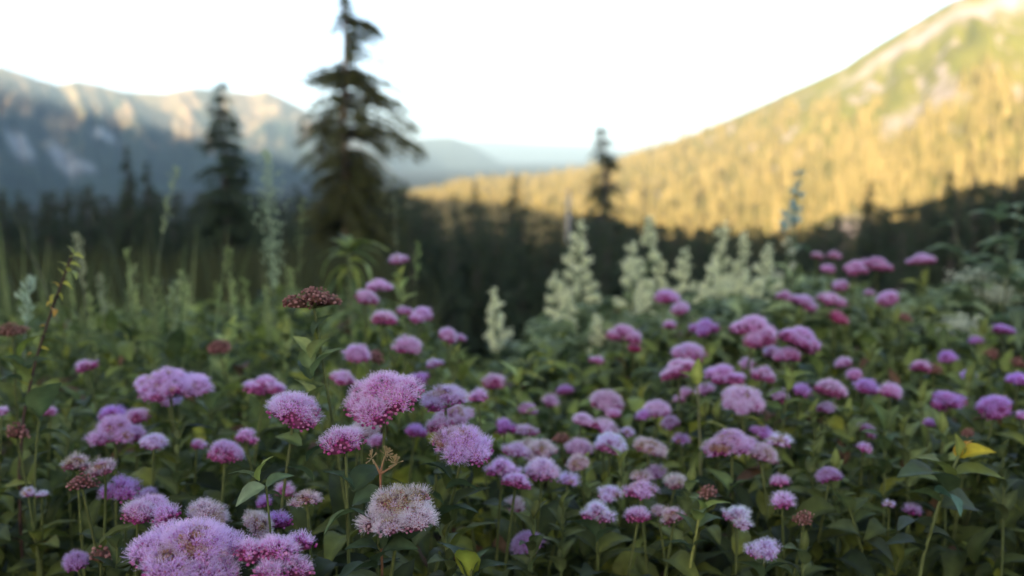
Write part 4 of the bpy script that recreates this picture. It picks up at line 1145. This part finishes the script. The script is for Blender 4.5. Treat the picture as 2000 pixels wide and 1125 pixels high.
grass_stalk(520, 300, 530, 1.9, 270, .027, 'tall pale feathery grass plume left of the half-bare fir, widest of the grasses', (.30, .36, .28), 0, 34)
grass_stalk(346, 332, 235, 1.9, 130, .012, 'thin grass arching right across the shorter slim fir', (.27, .31, .2), .12, 16)
grass_stalk(150, 462, 190, 1.5, 110, .010, 'leaning narrow grass head just right of the orange-leaved stem', (.27, .27, .2), -.2, 22)
grass_stalk(356, 535, 362, 1.7, 90, .011, 'upright pale grass head under the tiered fir, dense and pencil-shaped', (.30, .34, .2), 0, 26)
grass_stalk(770, 372, 775, 2.3, 110, .040, 'loose open grass head spreading against the shaded forest beside the tall fir', (.22, .25, .17), 0, 5)
grass_stalk(262, 520, 205, 1.7, 120, .012, 'grass head tilting right in the middle of the left grasses', (.22, .26, .15), .1, 18)
grass_stalk(338, 560, 345, 1.6, 130, .012, 'grey-green grass head crowding close beside a paler pencil-shaped one', (.24, .29, .2), 0, 24)
grass_stalk(195, 540, 225, 1.6, 130, .010, 'greyish grass head bent left, below a longer leaning one', (.24, .26, .2), -.12, 20)
grass_stalk(478, 548, 490, 1.8, 100, .009, 'slim green grass head in front of the tiered fir foot', (.18, .23, .1), 0, 18)
grass_stalk(590, 395, 560, 2.0, 150, .014, 'thin dim grass head leaning against the base of the half-bare fir', (.16, .19, .1), .1, 8)
grass_stalk(308, 580, 300, 1.5, 110, .009, 'short green grass head low among the left grasses', (.19, .24, .12), -.05, 20)
grass_stalk(60, 548, -25, 1.2, 90, .010, 'pale grass blade head sweeping in from the left photo edge', (.34, .40, .36), .2, 26)
grass_stalk(425, 560, 440, 1.9, 120, .010, 'green grass head beside a yellow-green leaf tuft', (.18, .23, .1), 0, 18)
grass_stalk(815, 480, 790, 1.6, 70, .006, 'single thin grass tip right of the small lilac flower before the forest', (.17, .22, .1), .1, 10)

gx = np.random.default_rng(88)
for k in range(22):
    px = 118 + k * 21.5 + gx.uniform(-14, 14); yt = 480 + 120 * gx.random() + (30 if k % 3 else 0); ln = gx.uniform(-75, 75)
    grass_stalk(px, yt, px - ln, gx.uniform(1.35, 2.1), gx.uniform(70, 150), gx.uniform(.003, .006), 'slender green grass stalk among the crowd of grasses left of the brown dried head', tuple(np.array([.24, .28, .14]) * gx.uniform(.6, 1.3)), ln * .004, gx.uniform(12, 20))

# ------------------------------------------------------------------ leafy plants
def leafy(name, lab, cat, d, stem_px, leaves, tmpl=LEAF, stemr=.0018, scol=None, group=None, tipd=0.0):
    """stem through photo points, and leaves as (px,py of attachment, px,py of tip, toward-viewer lean, colour)"""
    p0 = at(stem_px[0][0], stem_px[0][1], d); gz = float(ground_z(p0[0], p0[1]))
    e = empty(name, (p0[0], p0[1], gz)); tag(e, lab, cat, group)
    o = np.array([p0[0], p0[1], gz])
    P = [at(x, y, d) - o for x, y in stem_px]
    P = [np.array([P[0][0] * .6, 0.0, 0.0])] + P if P[0][2] > .02 else P
    P = np.array(P); k = np.concatenate([[0], np.cumsum(np.linalg.norm(np.diff(P, axis=0), axis=1))])
    s = np.linspace(0, k[-1], 18); pts = np.stack([np.interp(s, k, P[:, j]) for j in range(3)], 1)
    for _ in range(2): pts[1:-1] = (pts[:-2] + 2 * pts[1:-1] + pts[2:]) / 4
    mb = MB(); tube(mb, pts, np.linspace(stemr, stemr * .55, 18), np.array([.10, .12, .034]) if scol is None else np.array(scol), 6)
    mb.build('stem', M_STEM, e)
    for (ax, ay, tx, ty, lean, col) in leaves:
        a = at(ax, ay, d) - o; b = at(tx, ty, d - lean) - o
        v = b - a; L = np.linalg.norm(v)
        lm = MB(); add_leaves(lm, tmpl, [v + np.array([0, 0, .12 * L])], [a], [L * 1.03], [np.array(col) * random.uniform(.92, 1.08)], np.array([random.uniform(-.6, .6)]))
        lm.build('leaf', M_LEAF, e)
    return e
gm = (.085, .125, .04); gl = (.16, .20, .05); gd = (.055, .085, .035); gy = (.30, .32, .05); gp = (.17, .22, .12); teal = (.10, .19, .12); org = (.55, .26, .03)

leafy('leafy_shoot', 'leafy shoot with yellow and orange top leaves in the lower right corner', 'leafy plant', .78,
      [(1785, 1125), (1815, 1010), (1850, 940), (1872, 890)],
      [(1872, 892, 1872, 848, .0, (.20, .22, .04)), (1874, 895, 1893, 855, -.01, (.60, .36, .03)), (1876, 893, 1942, 880, .01, (.42, .34, .03)), (1880, 888, 1915, 866, -.01, org),
       (1855, 938, 1795, 884, .01, (.16, .18, .04)), (1858, 935, 1955, 925, .02, (.15, .18, .045)), (1850, 960, 1765, 915, .03, (.085, .115, .045)),
       (1838, 985, 1770, 955, -.01, (.07, .10, .035)), (1826, 962, 1885, 1000, .03, teal), (1835, 990, 1925, 1000, -.02, (.07, .09, .04)), (1810, 1030, 1752, 1025, .02, (.055, .07, .035)),
       (1805, 1040, 1880, 1075, .0, (.05, .065, .03)), (1800, 1075, 1735, 1055, .01, (.04, .055, .025))], LEAF_BROAD, .0022)
leafy('leafy_shoot', 'leafy shoot with paired upright green leaves left of the yellow-tipped shoot', 'leafy plant', .95,
      [(1728, 1030), (1727, 920), (1728, 830)],
      [(1728, 842, 1712, 780, .0, gm), (1728, 840, 1752, 790, .0, (.09, .12, .04)), (1727, 880, 1700, 830, .02, (.085, .12, .04)), (1728, 880, 1765, 835, -.02, gm),
       (1727, 925, 1702, 878, .02, (.08, .11, .04)), (1727, 930, 1752, 885, .01, gm), (1727, 980, 1760, 945, .0, gd), (1727, 985, 1690, 950, .0, gd)], LEAF)
leafy('leafy_shoot', 'light green leafy sprig with a folded top leaf in the lower middle right', 'leafy plant', .74,
      [(1335, 1130), (1352, 1065), (1366, 1010), (1370, 985)],
      [(1370, 1000, 1358, 962, .01, gl), (1372, 1003, 1418, 972, .0, (.19, .23, .05)), (1366, 1018, 1368, 985, .02, (.14, .18, .05)), (1362, 1030, 1412, 1003, -.01, (.08, .11, .045)),
       (1356, 1045, 1330, 995, -.01, (.075, .10, .04)), (1352, 1070, 1385, 1050, 0, gd), (1350, 1075, 1308, 1050, 0, gd)], LEAF, .0018, (.2, .21, .05))
leafy('leafy_shoot', 'dull green leafy shoot leaning left below the scattered lilac heads at lower right', 'leafy plant', .85,
      [(1708, 1110), (1680, 1045), (1658, 990)],
      [(1660, 1000, 1628, 958, .01, (.10, .13, .045)), (1662, 1000, 1695, 970, 0, (.075, .10, .04)), (1680, 1050, 1622, 1025, .01, (.09, .115, .045)), (1685, 1055, 1745, 1090, .02, (.05, .065, .035)),
       (1670, 1020, 1712, 1000, 0, (.06, .085, .03))], LEAF_BROAD)
leafy('leafy_shoot', 'fresh green leafy top rising between lilac flowers right of centre', 'leafy plant', 1.02,
      [(1522, 850), (1534, 790), (1542, 735)],
      [(1541, 745, 1505, 735, 0, gl), (1542, 745, 1588, 722, 0, gl), (1538, 770, 1500, 765, .01, (.13, .17, .06)), (1540, 760, 1540, 715, 0, gl), (1532, 795, 1585, 780, 0, (.14, .17, .05)), (1527, 820, 1550, 800, 0, (.06, .10, .06)), (1528, 800, 1482, 790, 0, gm)], LEAF)
leafy('leafy_shoot', 'yellow-green leafy stem rising past the bright pink head right of centre', 'leafy plant', 1.0,
      [(1372, 945), (1366, 850), (1362, 745)],
      [(1362, 752, 1362, 700, 0, (.26, .29, .06)), (1362, 750, 1335, 722, 0, gl), (1364, 800, 1402, 768, 0, (.12, .16, .05)), (1364, 800, 1325, 785, 0, (.13, .17, .05)), (1367, 880, 1400, 850, 0, gm), (1367, 885, 1328, 870, 0, (.15, .2, .05))], LEAF, .0016, (.17, .17, .07))
leafy('leafy_shoot', 'sprig of three pale green leaves between the lilac heads and the focused flowers', 'leafy plant', .62,
      [(540, 1120), (530, 1020), (520, 950)],
      [(508, 938, 522, 888, .005, (.27, .31, .07)), (505, 940, 452, 918, .0, (.17, .22, .10)), (516, 950, 462, 985, .01, (.20, .26, .14)), (520, 955, 568, 925, 0, (.10, .15, .075)), (522, 965, 560, 975, 0, gd)], LEAF_BROAD, .0014)
leafy('leafy_shoot', 'half-lit rounded leaf pair at the bottom edge right of the faded flower', 'leafy plant', .56,
      [(925, 1150), (920, 1110)],
      [(918, 1130, 898, 1062, .01, (.22, .25, .035)), (920, 1130, 945, 1068, -.01, (.07, .10, .035)), (918, 1140, 870, 1050, -.02, (.05, .075, .035)), (922, 1130, 985, 1095, 0, (.04, .06, .03))], LEAF_BROAD)
leafy('leafy_shoot', 'broad blurred green leaf beside the orange-leaved stem', 'leafy plant', .85,
      [(60, 900), (70, 830), (78, 800)],
      [(78, 815, 112, 735, .02, (.11, .15, .055)), (76, 825, 40, 780, 0, gd), (80, 850, 140, 850, .0, (.09, .12, .04))], LEAF_BROAD)
def free_shoot(px, py, d, lab, bright=1.0, n=9):
    g = np.random.default_rng(int(px * 5 + py)); ln = g.uniform(-14, 14); L = []
    pts = [(px - ln * 1.6, py + 190), (px - ln * .6, py + 95), (px, py + 8)]
    for k in range(n):
        y = py + 14 + k * 15 + g.uniform(-4, 4); sx = px - ln * (y - py) / 120; sd = 1 if k % 2 else -1
        w = g.uniform(20, 46) * (.55 + .09 * min(k, 6)) * 1.0 / d ** .5; up = g.uniform(18, 52)
        L.append((sx, y, sx + sd * w * g.uniform(.5, 1.0), y - up, g.uniform(-.015, .02), np.array([.19, .235, .085]) * bright * g.uniform(.7, 1.25)))
    L.append((px, py + 14, px + 4, py - 24, 0, np.array([.17, .20, .05]) * bright))
    leafy('leafy_shoot', lab, 'leafy plant', d, pts, L, LEAF, .0016, (.085, .105, .03), 'leafy shoots among the flowers')
for (px, py, d, lab, br) in [
    (1588, 800, 1.02, 'leafy shoot just right of the fresh green leafy top, under the pink broad head', .8), (1655, 800, 1.05, 'upright leafy shoot under the salmon-pink head at right', 1.0), (1800, 770, 1.1, 'leafy shoot left of the deep purple lumpy head', .95),
    (1765, 830, .95, 'leafy shoot right of the paired-leaf shoot', .8), (1895, 730, 1.15, 'grey-green leafy shoot between the purple heads at right', .8), (1590, 880, .9, 'dim leafy shoot right of the bright whitish small head', .6),
    (1465, 690, 1.25, 'leafy shoot under the large pink-lilac umbrella', .9), (1650, 640, 1.5, 'leafy shoot below the dark crimson head', .8), (1560, 620, 1.6, 'leafy shoot below the middle pink head of the row of three', .9),
    (1750, 620, 1.5, 'leafy shoot below the lone pink dome at upper right', .8), (1805, 545, 1.75, 'leafy stem directly under the isolated highest pink dome', .9), (1255, 700, 1.3, 'leafy shoot below the deep crimson bud head', .9),
    (1140, 905, .9, 'pale leafy shoot under the tan woolly head', 1.1), (1500, 910, .88, 'leafy shoot under the pink-white head', .6), (1010, 740, 1.2, 'bright leafy shoot at the foot of the lone cream plume', 1.3),
    (890, 690, 1.15, 'leafy shoot under the salmon-pink double head', 1.0), (780, 540, 1.35, 'yellow-green leafy stem under the highest lilac-pink head', 1.35), (640, 830, .85, 'dark leafy shoot right of the rounded bright pink head', .5),
    (480, 790, .98, 'leafy shoot under the plain pink-lilac head', .8), (410, 770, 1.0, 'leafy shoot right of the wide lilac umbrella', .8), (350, 830, .9, 'leafy shoot below the wide lilac umbrella', .7), (560, 650, 1.2, 'leafy shoot left of the dark brown dried head stalk', .9),
    (450, 640, 1.3, 'yellow-green leaf tuft above the rust-brown dry head', 1.5), (130, 800, .95, 'broad dim leafy shoot left of the broad pale lilac head', .7), (1350, 930, .82, 'leafy shoot behind the small reddish-brown head', .7), (1960, 880, .85, 'dark leafy shoot right of the yellow-tipped shoot', .4),
    (1045, 1000, .72, 'dark leafy shoot above the dim mauve head in bottom shade', .45), (1700, 690, 1.3, 'leafy shoot right of the two small pink heads', 1.0), (1840, 830, .95, 'tall leafy shoot beneath the deep purple lumpy head', 1.0), (1630, 900, .9, 'leafy shoot left of the paired-leaf shoot, behind a dim lilac head', .9),
    (1920, 640, 1.4, 'pale leafy shoot left of the violet dome at the right edge', 1.1), (1400, 800, 1.05, 'leafy shoot left of the large pale lilac dome, behind the yellow-green stem', .9), (1215, 900, .9, 'leafy shoot between the whitish brightest head and the lilac-white rounded one', .8),
    (1100, 980, .8, 'leafy shoot left of the lilac-white tilted head', .6), (300, 690, 1.15, 'leafy shoot between the small magenta head and the wide lilac umbrella', 1.0), (650, 760, 1.0, 'leafy shoot below the small deep pink head', .9),
    (870, 1040, .6, 'dark leafy shoot between the sharp faded head and the half-lit leaf pair', .4), (1570, 1060, .75, 'dark leafy shoot right of the lowest bluish-white globe', .45), (230, 1060, .7, 'dark leafy shoot in the shade left of the bottom-edge cluster', .4)]:
    free_shoot(px, py, d, lab, br)
# orange-leaved stem at left
leafy('autumn_stem', 'dark red stem with small orange and yellow leaves near the left edge', 'leafy plant', .90,
      [(28, 860), (45, 760), (72, 680), (98, 610), (122, 540), (142, 495)],
      [(142, 497, 136, 478, 0, (.36, .38, .09)), (140, 503, 158, 498, .01, (.34, .36, .08)), (136, 515, 158, 520, 0, (.34, .36, .08)), (132, 525, 118, 508, 0, (.36, .37, .08)), (130, 530, 155, 538, .01, (.30, .32, .06)),
       (124, 545, 118, 522, 0, (.36, .36, .07)), (120, 552, 142, 562, 0, (.34, .34, .06)), (114, 560, 102, 548, 0, (.50, .34, .05)), (110, 575, 96, 590, .01, (.36, .34, .05)), (112, 572, 124, 585, 0, (.36, .34, .05)),
       (104, 590, 90, 594, .01, (.42, .30, .04)), (100, 603, 110, 614, .01, (.45, .24, .04)), (88, 635, 76, 640, 0, (.60, .36, .04)), (62, 690, 50, 696, 0, (.52, .25, .08)), (78, 680, 95, 682, 0, (.34, .28, .04)),
       (45, 765, 30, 690, .01, (.14, .18, .05)), (40, 700, 80, 640, .0, (.18, .22, .04)), (45, 715, -5, 690, .02, (.12, .17, .08)), (48, 725, 112, 692, 0, (.14, .19, .10)), (50, 720, 70, 708, 0, (.26, .28, .05)), (42, 745, -8, 735, .02, (.10, .14, .07)), (40, 745, 60, 752, 0, (.34, .32, .05)), (42, 738, 30, 740, 0, (.34, .30, .05))],
      LEAF, .0022, (.055, .03, .022))
# whorled narrow leaved plant
def whorl():
    L = []
    g = np.random.default_rng(3)
    a1, a2, a3 = (.20, .26, .08), (.28, .33, .08), (.14, .19, .08)
    for (tx, ty, c) in [(608, 515, a1), (625, 532, a2), (648, 545, a2), (668, 550, a1), (700, 548, a3), (722, 540, a1), (740, 525, a2), (748, 462, a2), (735, 480, a1), (648, 448, a1), (664, 446, a3), (684, 440, a1), (706, 452, a1), (618, 492, a1), (742, 500, a3), (640, 470, a3), (725, 465, a3), (655, 515, a2), (705, 520, a2)]:
        dy_ = 0 if ty < 505 else g.uniform(0, 55)
        L.append((681 + g.uniform(-2, 2), 494 + dy_, tx + g.uniform(-8, 8), ty + dy_ * .9 + g.uniform(-6, 10), g.uniform(-.06, .08), np.array(c) * g.uniform(.6, 1.05)))
    for (y, dx, dy) in [(545, -55, 25), (545, 52, 30), (565, -40, 40), (580, -60, 25), (575, 50, 30), (600, 40, 40), (610, -55, 30), (612, 52, 25), (640, -50, 30), (645, 48, 25)]:
        L.append((684, y, 684 + dx, y + dy, g.uniform(-.05, .05), a3))
    leafy('whorled_plant', 'tall green plant with a drooping star of narrow leaves below the half-bare fir', 'leafy plant', 1.75, [(690, 700), (686, 600), (681, 490)], L, LEAF_NARROW, .0035, (.13, .17, .07))
whorl()
# dried twig fork above the faded flower
def twig():
    d = .61; p = at(742, 960, d); gz = float(ground_z(p[0], p[1]))
    e = empty('dry_twig', (p[0], p[1], gz)); tag(e, 'thin reddish dried twig forking just above the faded pink flower', 'twig')
    o = np.array([p[0], p[1], gz]); q = lambda x, y: at(x, y, d) - o
    mb = MB(); c0 = np.array([.20, .085, .04]); c1 = np.array([.28, .20, .09])
    tube(mb, bez((0, 0, 0), (q(742, 960) * .5), q(743, 925), 12), np.linspace(.0014, .0009, 12), mixc([.05, .045, .02], c0, np.linspace(0, 1, 12) ** 6), 6)
    for (x, y) in [(728, 897), (752, 890), (775, 905)]:
        tube(mb, bez(q(743, 925), q((743 + x) / 2, y + 12), q(x, y), 6), np.linspace(.0008, .0005, 6), np.linspace(c0, c1, 6), 5)
    mb.build('twig_fork', M_STEM, e)
    mb = MB(); g = np.random.default_rng(9)
    for (x, y) in [(726, 895), (753, 888), (772, 905)]:
        n = 16; a = q(x, y); D = unit(g.normal(0, 1, (n, 3)) + np.array([0, 0, .9]))
        for k in range(n):
            tube(mb, np.array([a, a + D[k] * .003, a + D[k] * g.uniform(.004, .006)]), [.0002, .0002, .0005], np.array([.32, .23, .11]), 4)
    mb.build('seed_tips', M_STEM, e)
twig()

# ------------------------------------------------------------------ cream plumes
def plume(px, ytop, ybot, wpx, d, lab, lean=0.0, col=(.80, .83, .56), sparse=0.0, blobs=None):
    g = np.random.default_rng(int(px * 3 + ytop))
    top = at(px, ytop, d); bot = at(px - lean, ybot, d); gx, gy = bot[0] + g.uniform(-.03, .03), bot[1]
    gz = float(ground_z(gx, gy)); e = empty('plume_flower', (gx, gy, gz)); tag(e, lab, 'wildflower', 'cream plumes behind the pink flowers')
    o = np.array([gx, gy, gz]); T = top - o; B = bot - o
    pts = bez((0, 0, 0), B, T, 16); mb = MB()
    tube(mb, pts, np.linspace(.004, .001, 16), np.array([.12, .16, .07]), 6); mb.build('stem', M_STEM, e)
    hw = wpx * .62 * d / F; lean_ = g.normal(0, .25, 3); L = np.linalg.norm(T - B); pm = MB()
    nb = int((blobs or 46) * .60 * max(.5, L / .2)); C2 = []; wid = []
    tube(pm, np.array([B, (B + T) / 2, T]), [.0022, .0016, .0008], np.array([.16, .2, .1]), 5)
    for k in range(nb):
        u = (k + g.uniform(.1, .9)) / nb; C = T + (B - T) * u; az = k * 2.4 + g.normal(0, .5)
        l = hw * (0.08 + 1.10 * u ** .85) * g.uniform(.35, 1.35) * (1 - sparse * .2)
        E = C + np.array([math.cos(az) * l, math.sin(az) * l, l * g.uniform(.15, .9)])
        q = bez(C, (C + E) / 2 + np.array([0, 0, -.12 * l]), E, 5)
        tube(pm, q, np.linspace(.0010, .0005, 5), np.array([.2, .24, .12]), 3)
        kk = 1 + int(l / .0065)
        for e_ in range(kk):
            C2.append(q[0] + (q[-1] - q[0]) * (.35 + .65 * (e_ + 1) / kk) + g.normal(0, .0012, 3)); wid.append(.0026 + .045 * l)
    C2 = np.array(C2); wid = np.array(wid); n = len(C2)
    m = int(20 * (1 - sparse))
    Q = np.repeat(C2, m, 0) + g.normal(0, 1, (n * m, 3)) * np.repeat(wid * g.uniform(.6, 1.3, n), m)[:, None]
    fr = frames(g.normal(0, 1, (n * m, 3)), g.uniform(0, 6.28, n * m)) * (g.uniform(.0018, .0034, n * m))[:, None, None]
    tv = np.array([[-1, 0, 0], [0, -1, .15], [1, 0, 0], [0, 1, .15]]); V, Fa = inst(tv, np.array([[0, 1, 2, 3]]), fr, Q)
    pm.add(V, Fa, np.repeat(np.array(col) * g.uniform(.7, 1.15, (n * m, 1)), 4, 0), 0, False)
    pm.build('plume', M_PLUME, e)
    lm = MB(); k = 10; t = g.uniform(.25, .85, k); az = g.uniform(0, 6.28, k); el = g.uniform(-.1, .6, k)
    D = np.stack([np.cos(az) * np.cos(el), np.sin(az) * np.cos(el), np.sin(el)], 1)
    Pp = np.stack([np.interp(t, np.linspace(0, 1, 16), pts[:, j]) for j in range(3)], 1); sz = g.uniform(.06, .10, k)
    Pp[:, 2] = np.minimum(Pp[:, 2], B[2] - .01)
    ok = visible_mask(Pp + o + D * sz[:, None] * .5, sz)
    if ok.any():
        add_leaves(lm, LEAF, D[ok], Pp[ok], sz[ok], np.array([.10, .14, .07]) * g.uniform(.7, 1.3, (int(ok.sum()), 1))); lm.build('leaves', M_LEAF, e)

PL = [
 (1130, 430, 600, 54, 2.2, 'tallest cream plume at the left of the plume group, before the dark trunk', 5),
 (1084, 535, 650, 42, 2.2, 'short cream plume leaning on the left of the tallest one', -4),
 (1270, 422, 520, 46, 2.3, 'slender pointed cream plume reaching highest toward the golden slope', 0),
 (1236, 478, 610, 60, 2.2, 'full broad cream plume joined to the left of a slender pointed one', 4),
 (1285, 500, 600, 48, 2.3, 'lumpy cream plume hanging below the slender pointed one', 0),
 (1338, 486, 580, 44, 2.3, 'isolated narrow cream plume in the middle of the plume group', 2),
 (1412, 436, 560, 46, 2.5, 'pale greenish plume under the lowest dip of the golden slope', 3),
 (1452, 455, 570, 34, 2.5, 'thin greenish plume close behind a broader greenish one', 0),
 (1390, 520, 620, 70, 2.2, 'wide bushy cream plume just above a lilac flower', 0),
 (1500, 478, 600, 44, 2.3, 'cream plume left of the blue-green flower spike', 0),
 (1450, 530, 625, 60, 2.2, 'low bushy cream plume between two taller greenish ones', 0),
 (962, 562, 690, 40, 1.9, 'lone cream plume with loose lower tufts, apart from the group and before dark trees', -12),
 (1166, 615, 690, 30, 1.9, 'small cream plume directly above a single magenta flower', 0),
 (1365, 560, 650, 46, 2.1, 'soft low cream tuft beneath the isolated narrow plume', 0),
 (1480, 545, 625, 44, 2.2, 'soft cream tuft low between the bushy plume and the blue-green spike', 3),
 (1250, 560, 665, 50, 2.1, 'low cream plume at the foot of the full broad one', -3),
 (1110, 570, 690, 46, 2.1, 'low cream plume at the foot of the tallest one', 2),
 (1085, 640, 735, 30, 2.0, 'faint drooping cream plume below the tallest one', 0),
]
for (px, y0, y1, w, d, lab, lean) in PL: plume(px, y0, y1, w, d, lab, lean)
plume(1562, 330, 460, 40, 1.9, 'blue-green budding flower spike silhouetted against the golden hill', 18, (.44, .58, .52), .1, 34)
plume(1540, 455, 560, 44, 1.9, 'cream tufted spike just below the blue-green budding spike', 8, (.55, .58, .43), .0, 18)

def side_sprays():
    """pale flowering shrub at the right edge"""
    g = np.random.default_rng(55); d = 1.75
    p = at(1930, 760, d); gz = float(ground_z(p[0], p[1])); e = empty('flowering_shrub', (p[0], p[1], gz))
    tag(e, 'tall pale-leaved shrub with cream flower sprays at the right edge', 'shrub')
    o = np.array([p[0], p[1], gz]); br = MB(); lm = MB(); fm = MB()
    ends = [(1862, 428, 0), (1880, 478, 0), (1917, 508, 0), (1950, 425, 0), (1992, 395, 0), (1975, 470, 0), (1905, 545, 1), (1935, 565, 1), (1955, 580, 1), (1870, 560, 0), (1880, 640, 1), (1800, 655, 1), (1820, 680, 1),
            (1840, 610, 0), (1985, 590, 0), (1770, 690, 0), (1940, 640, 0), (1990, 660, 0), (1960, 520, 0), (1860, 690, 1), (1895, 600, 0), (1990, 530, 0), (1820, 640, 0)]
    for (x, y, fl) in ends:
        dd = d + g.uniform(-.2, .25); q = at(x, y, dd) - o
        pts = bez((g.uniform(-.03, .03), g.uniform(-.03, .03), 0), (q[0] * .35, q[1] * .3, q[2] * .75), q, 12)
        tube(br, pts, np.linspace(.003, .0008, 12), np.array([.10, .11, .05]), 5)
        n = 12; t = g.uniform(.45, 1, n); az = g.uniform(0, 6.28, n); el = g.uniform(-.3, .6, n)
        P = np.stack([np.interp(t, np.linspace(0, 1, 12), pts[:, j]) for j in range(3)], 1)
        D = np.stack([np.cos(az) * np.cos(el), np.sin(az) * np.cos(el), np.sin(el)], 1); sz = g.uniform(.035, .075, n)
        ok = visible_mask(P + o + D * sz[:, None] * .5, sz)
        if ok.any(): add_leaves(lm, LEAF, D[ok], P[ok], sz[ok], np.array([.15, .20, .10]) * g.uniform(.5, 1.4, (int(ok.sum()), 1)))
        if fl:
            m = 420; Q = q + g.normal(0, 1, (m, 3)) * np.array([.018, .014, .009]) + np.outer(g.uniform(-1, 1, m), [.012, 0, -.006])
            fr = frames(g.normal(0, 1, (m, 3)), g.uniform(0, 6.28, m)) * (g.uniform(.002, .0036, m))[:, None, None]
            V, Fa = inst(np.array([[-1, 0, 0], [0, -1, .15], [1, 0, 0], [0, 1, .15]]), np.array([[0, 1, 2, 3]]), fr, Q)
            fm.add(V, Fa, np.repeat(np.array([.60, .64, .48]) * g.uniform(.75, 1.1, (m, 1)), 4, 0), 0, False)
    br.build('branches', M_STEM, e); lm.build('leaves', M_LEAF, e); fm.build('flower_sprays', M_PLUME, e)
side_sprays()

def shrubbery():
    """mixed leaves behind the flowers, round the plumes"""
    g = np.random.default_rng(61); N = 13000
    px = 1010 + g.random(N) * 1060; d = g.uniform(1.7, 3.3, N)
    top = np.interp(px, [1010, 1050, 1080, 1150, 1300, 1450, 1560, 1650, 1750, 1850, 2000, 2080], [700, 650, 625, 600, 575, 560, 545, 565, 595, 580, 540, 530])
    y = top + g.random(N) ** .8 * 260 + 25 * (fbm(px / 40, d * 2, 181) - .5) * 2
    P = CAM + d[:, None] * (FWD[None] + ((px - 1000) / F)[:, None] * RIGHT[None] - ((y - 562.5) / F)[:, None] * UP[None])
    okg = P[:, 2] > ground_z(P[:, 0], P[:, 1])
    az = g.uniform(0, 6.28, N); el = g.uniform(-.3, .8, N); D = np.stack([np.cos(az) * np.cos(el), np.sin(az) * np.cos(el), np.sin(el)], 1)
    sz = g.uniform(.04, .075, N); ok = okg & visible_mask(P + D * sz[:, None] * .5, sz)
    n = int(ok.sum()); pt = fbm(P[ok][:, 0] * 4, P[ok][:, 1] * 4 + P[ok][:, 2] * 4, 191)[:, None]
    c = np.array([.065, .09, .034]) + (np.array([.27, .33, .15]) - np.array([.065, .09, .034])) * np.clip((pt - .22) * 2.4 + g.normal(0, .2, (n, 1)), 0, 1.1)
    mb = MB(); add_leaves(mb, LEAF_LOW, D[ok], P[ok], sz[ok], c, g.uniform(-.5, .5, n))
    tag(mb.build('shrubbery', M_LEAF), 'grey-green leafy growth around the feet of the cream plumes', 'shrubbery', kind='stuff')
shrubbery()

# ------------------------------------------------------------------ air, light, camera
def haze():
    m, nt, out = new_mat('haze')
    v = nt.nodes.new('ShaderNodeVolumePrincipled')
    v.inputs['Color'].default_value = (0.63, 0.86, 0.97, 1); v.inputs['Density'].default_value = 0.00011
    v.inputs['Density Attribute'].default_value = ''
    nt.links.new(v.outputs[0], out.inputs['Volume'])
    m.cycles.homogeneous_volume = True
    x0, x1, y0, y1, z0, z1 = -13500, 13500, -13500, 13500, -75, 690
    V = [(x, y, z) for x in (x0, x1) for y in (y0, y1) for z in (z0, z1)]
    Fa = [[0, 1, 3, 2], [4, 6, 7, 5], [0, 4, 5, 1], [2, 3, 7, 6], [0, 2, 6, 4], [1, 5, 7, 3]]
    mb = MB(); mb.add(V, Fa, np.array([1, 1, 1.]), 0, False)
    o = tag(mb.build('haze', m), kind='stuff')
    o.display_type = 'WIRE'
haze()

w = bpy.data.worlds.new('World'); scene.world = w; w.use_nodes = True
nt = w.node_tree; bg = nt.nodes['Background']
sk = nt.nodes.new('ShaderNodeTexSky'); sk.sky_type = 'NISHITA'; sk.sun_disc = False
sk.sun_elevation = SUN_EL; sk.sun_rotation = math.pi + SUN_AZ
sk.air_density = 0.5; sk.dust_density = 5.0; sk.ozone_density = 0.3; sk.altitude = 1500
nt.links.new(sk.outputs[0], bg.inputs['Color']); bg.inputs['Strength'].default_value = 0.10

sl = bpy.data.lights.new('sun', 'SUN'); sl.energy = 4.1; sl.angle = R(0.5); sl.color = (1.0, 0.82, 0.61)
so = bpy.data.objects.new('sun', sl); COL.objects.link(so)
dirv = Vector((math.sin(SUN_AZ) * math.cos(SUN_EL), math.cos(SUN_AZ) * math.cos(SUN_EL), -math.sin(SUN_EL)))
so.rotation_euler = dirv.to_track_quat('-Z', 'Y').to_euler()

cd = bpy.data.cameras.new('camera'); co = bpy.data.objects.new('camera', cd); COL.objects.link(co)
co.location = CAM; co.rotation_euler = (math.pi / 2 - PITCH, 0, 0)
cd.sensor_width = 36; cd.lens = 35; cd.clip_start = 0.02; cd.clip_end = 60000
cd.dof.use_dof = True; cd.dof.focus_distance = 0.61; cd.dof.aperture_fstop = 5.6
scene.camera = co
vs = scene.view_settings; vs.view_transform = 'Standard'; vs.look = 'None'; vs.gamma = 1.0; vs.use_curve_mapping = False
vs.exposure = 2.75
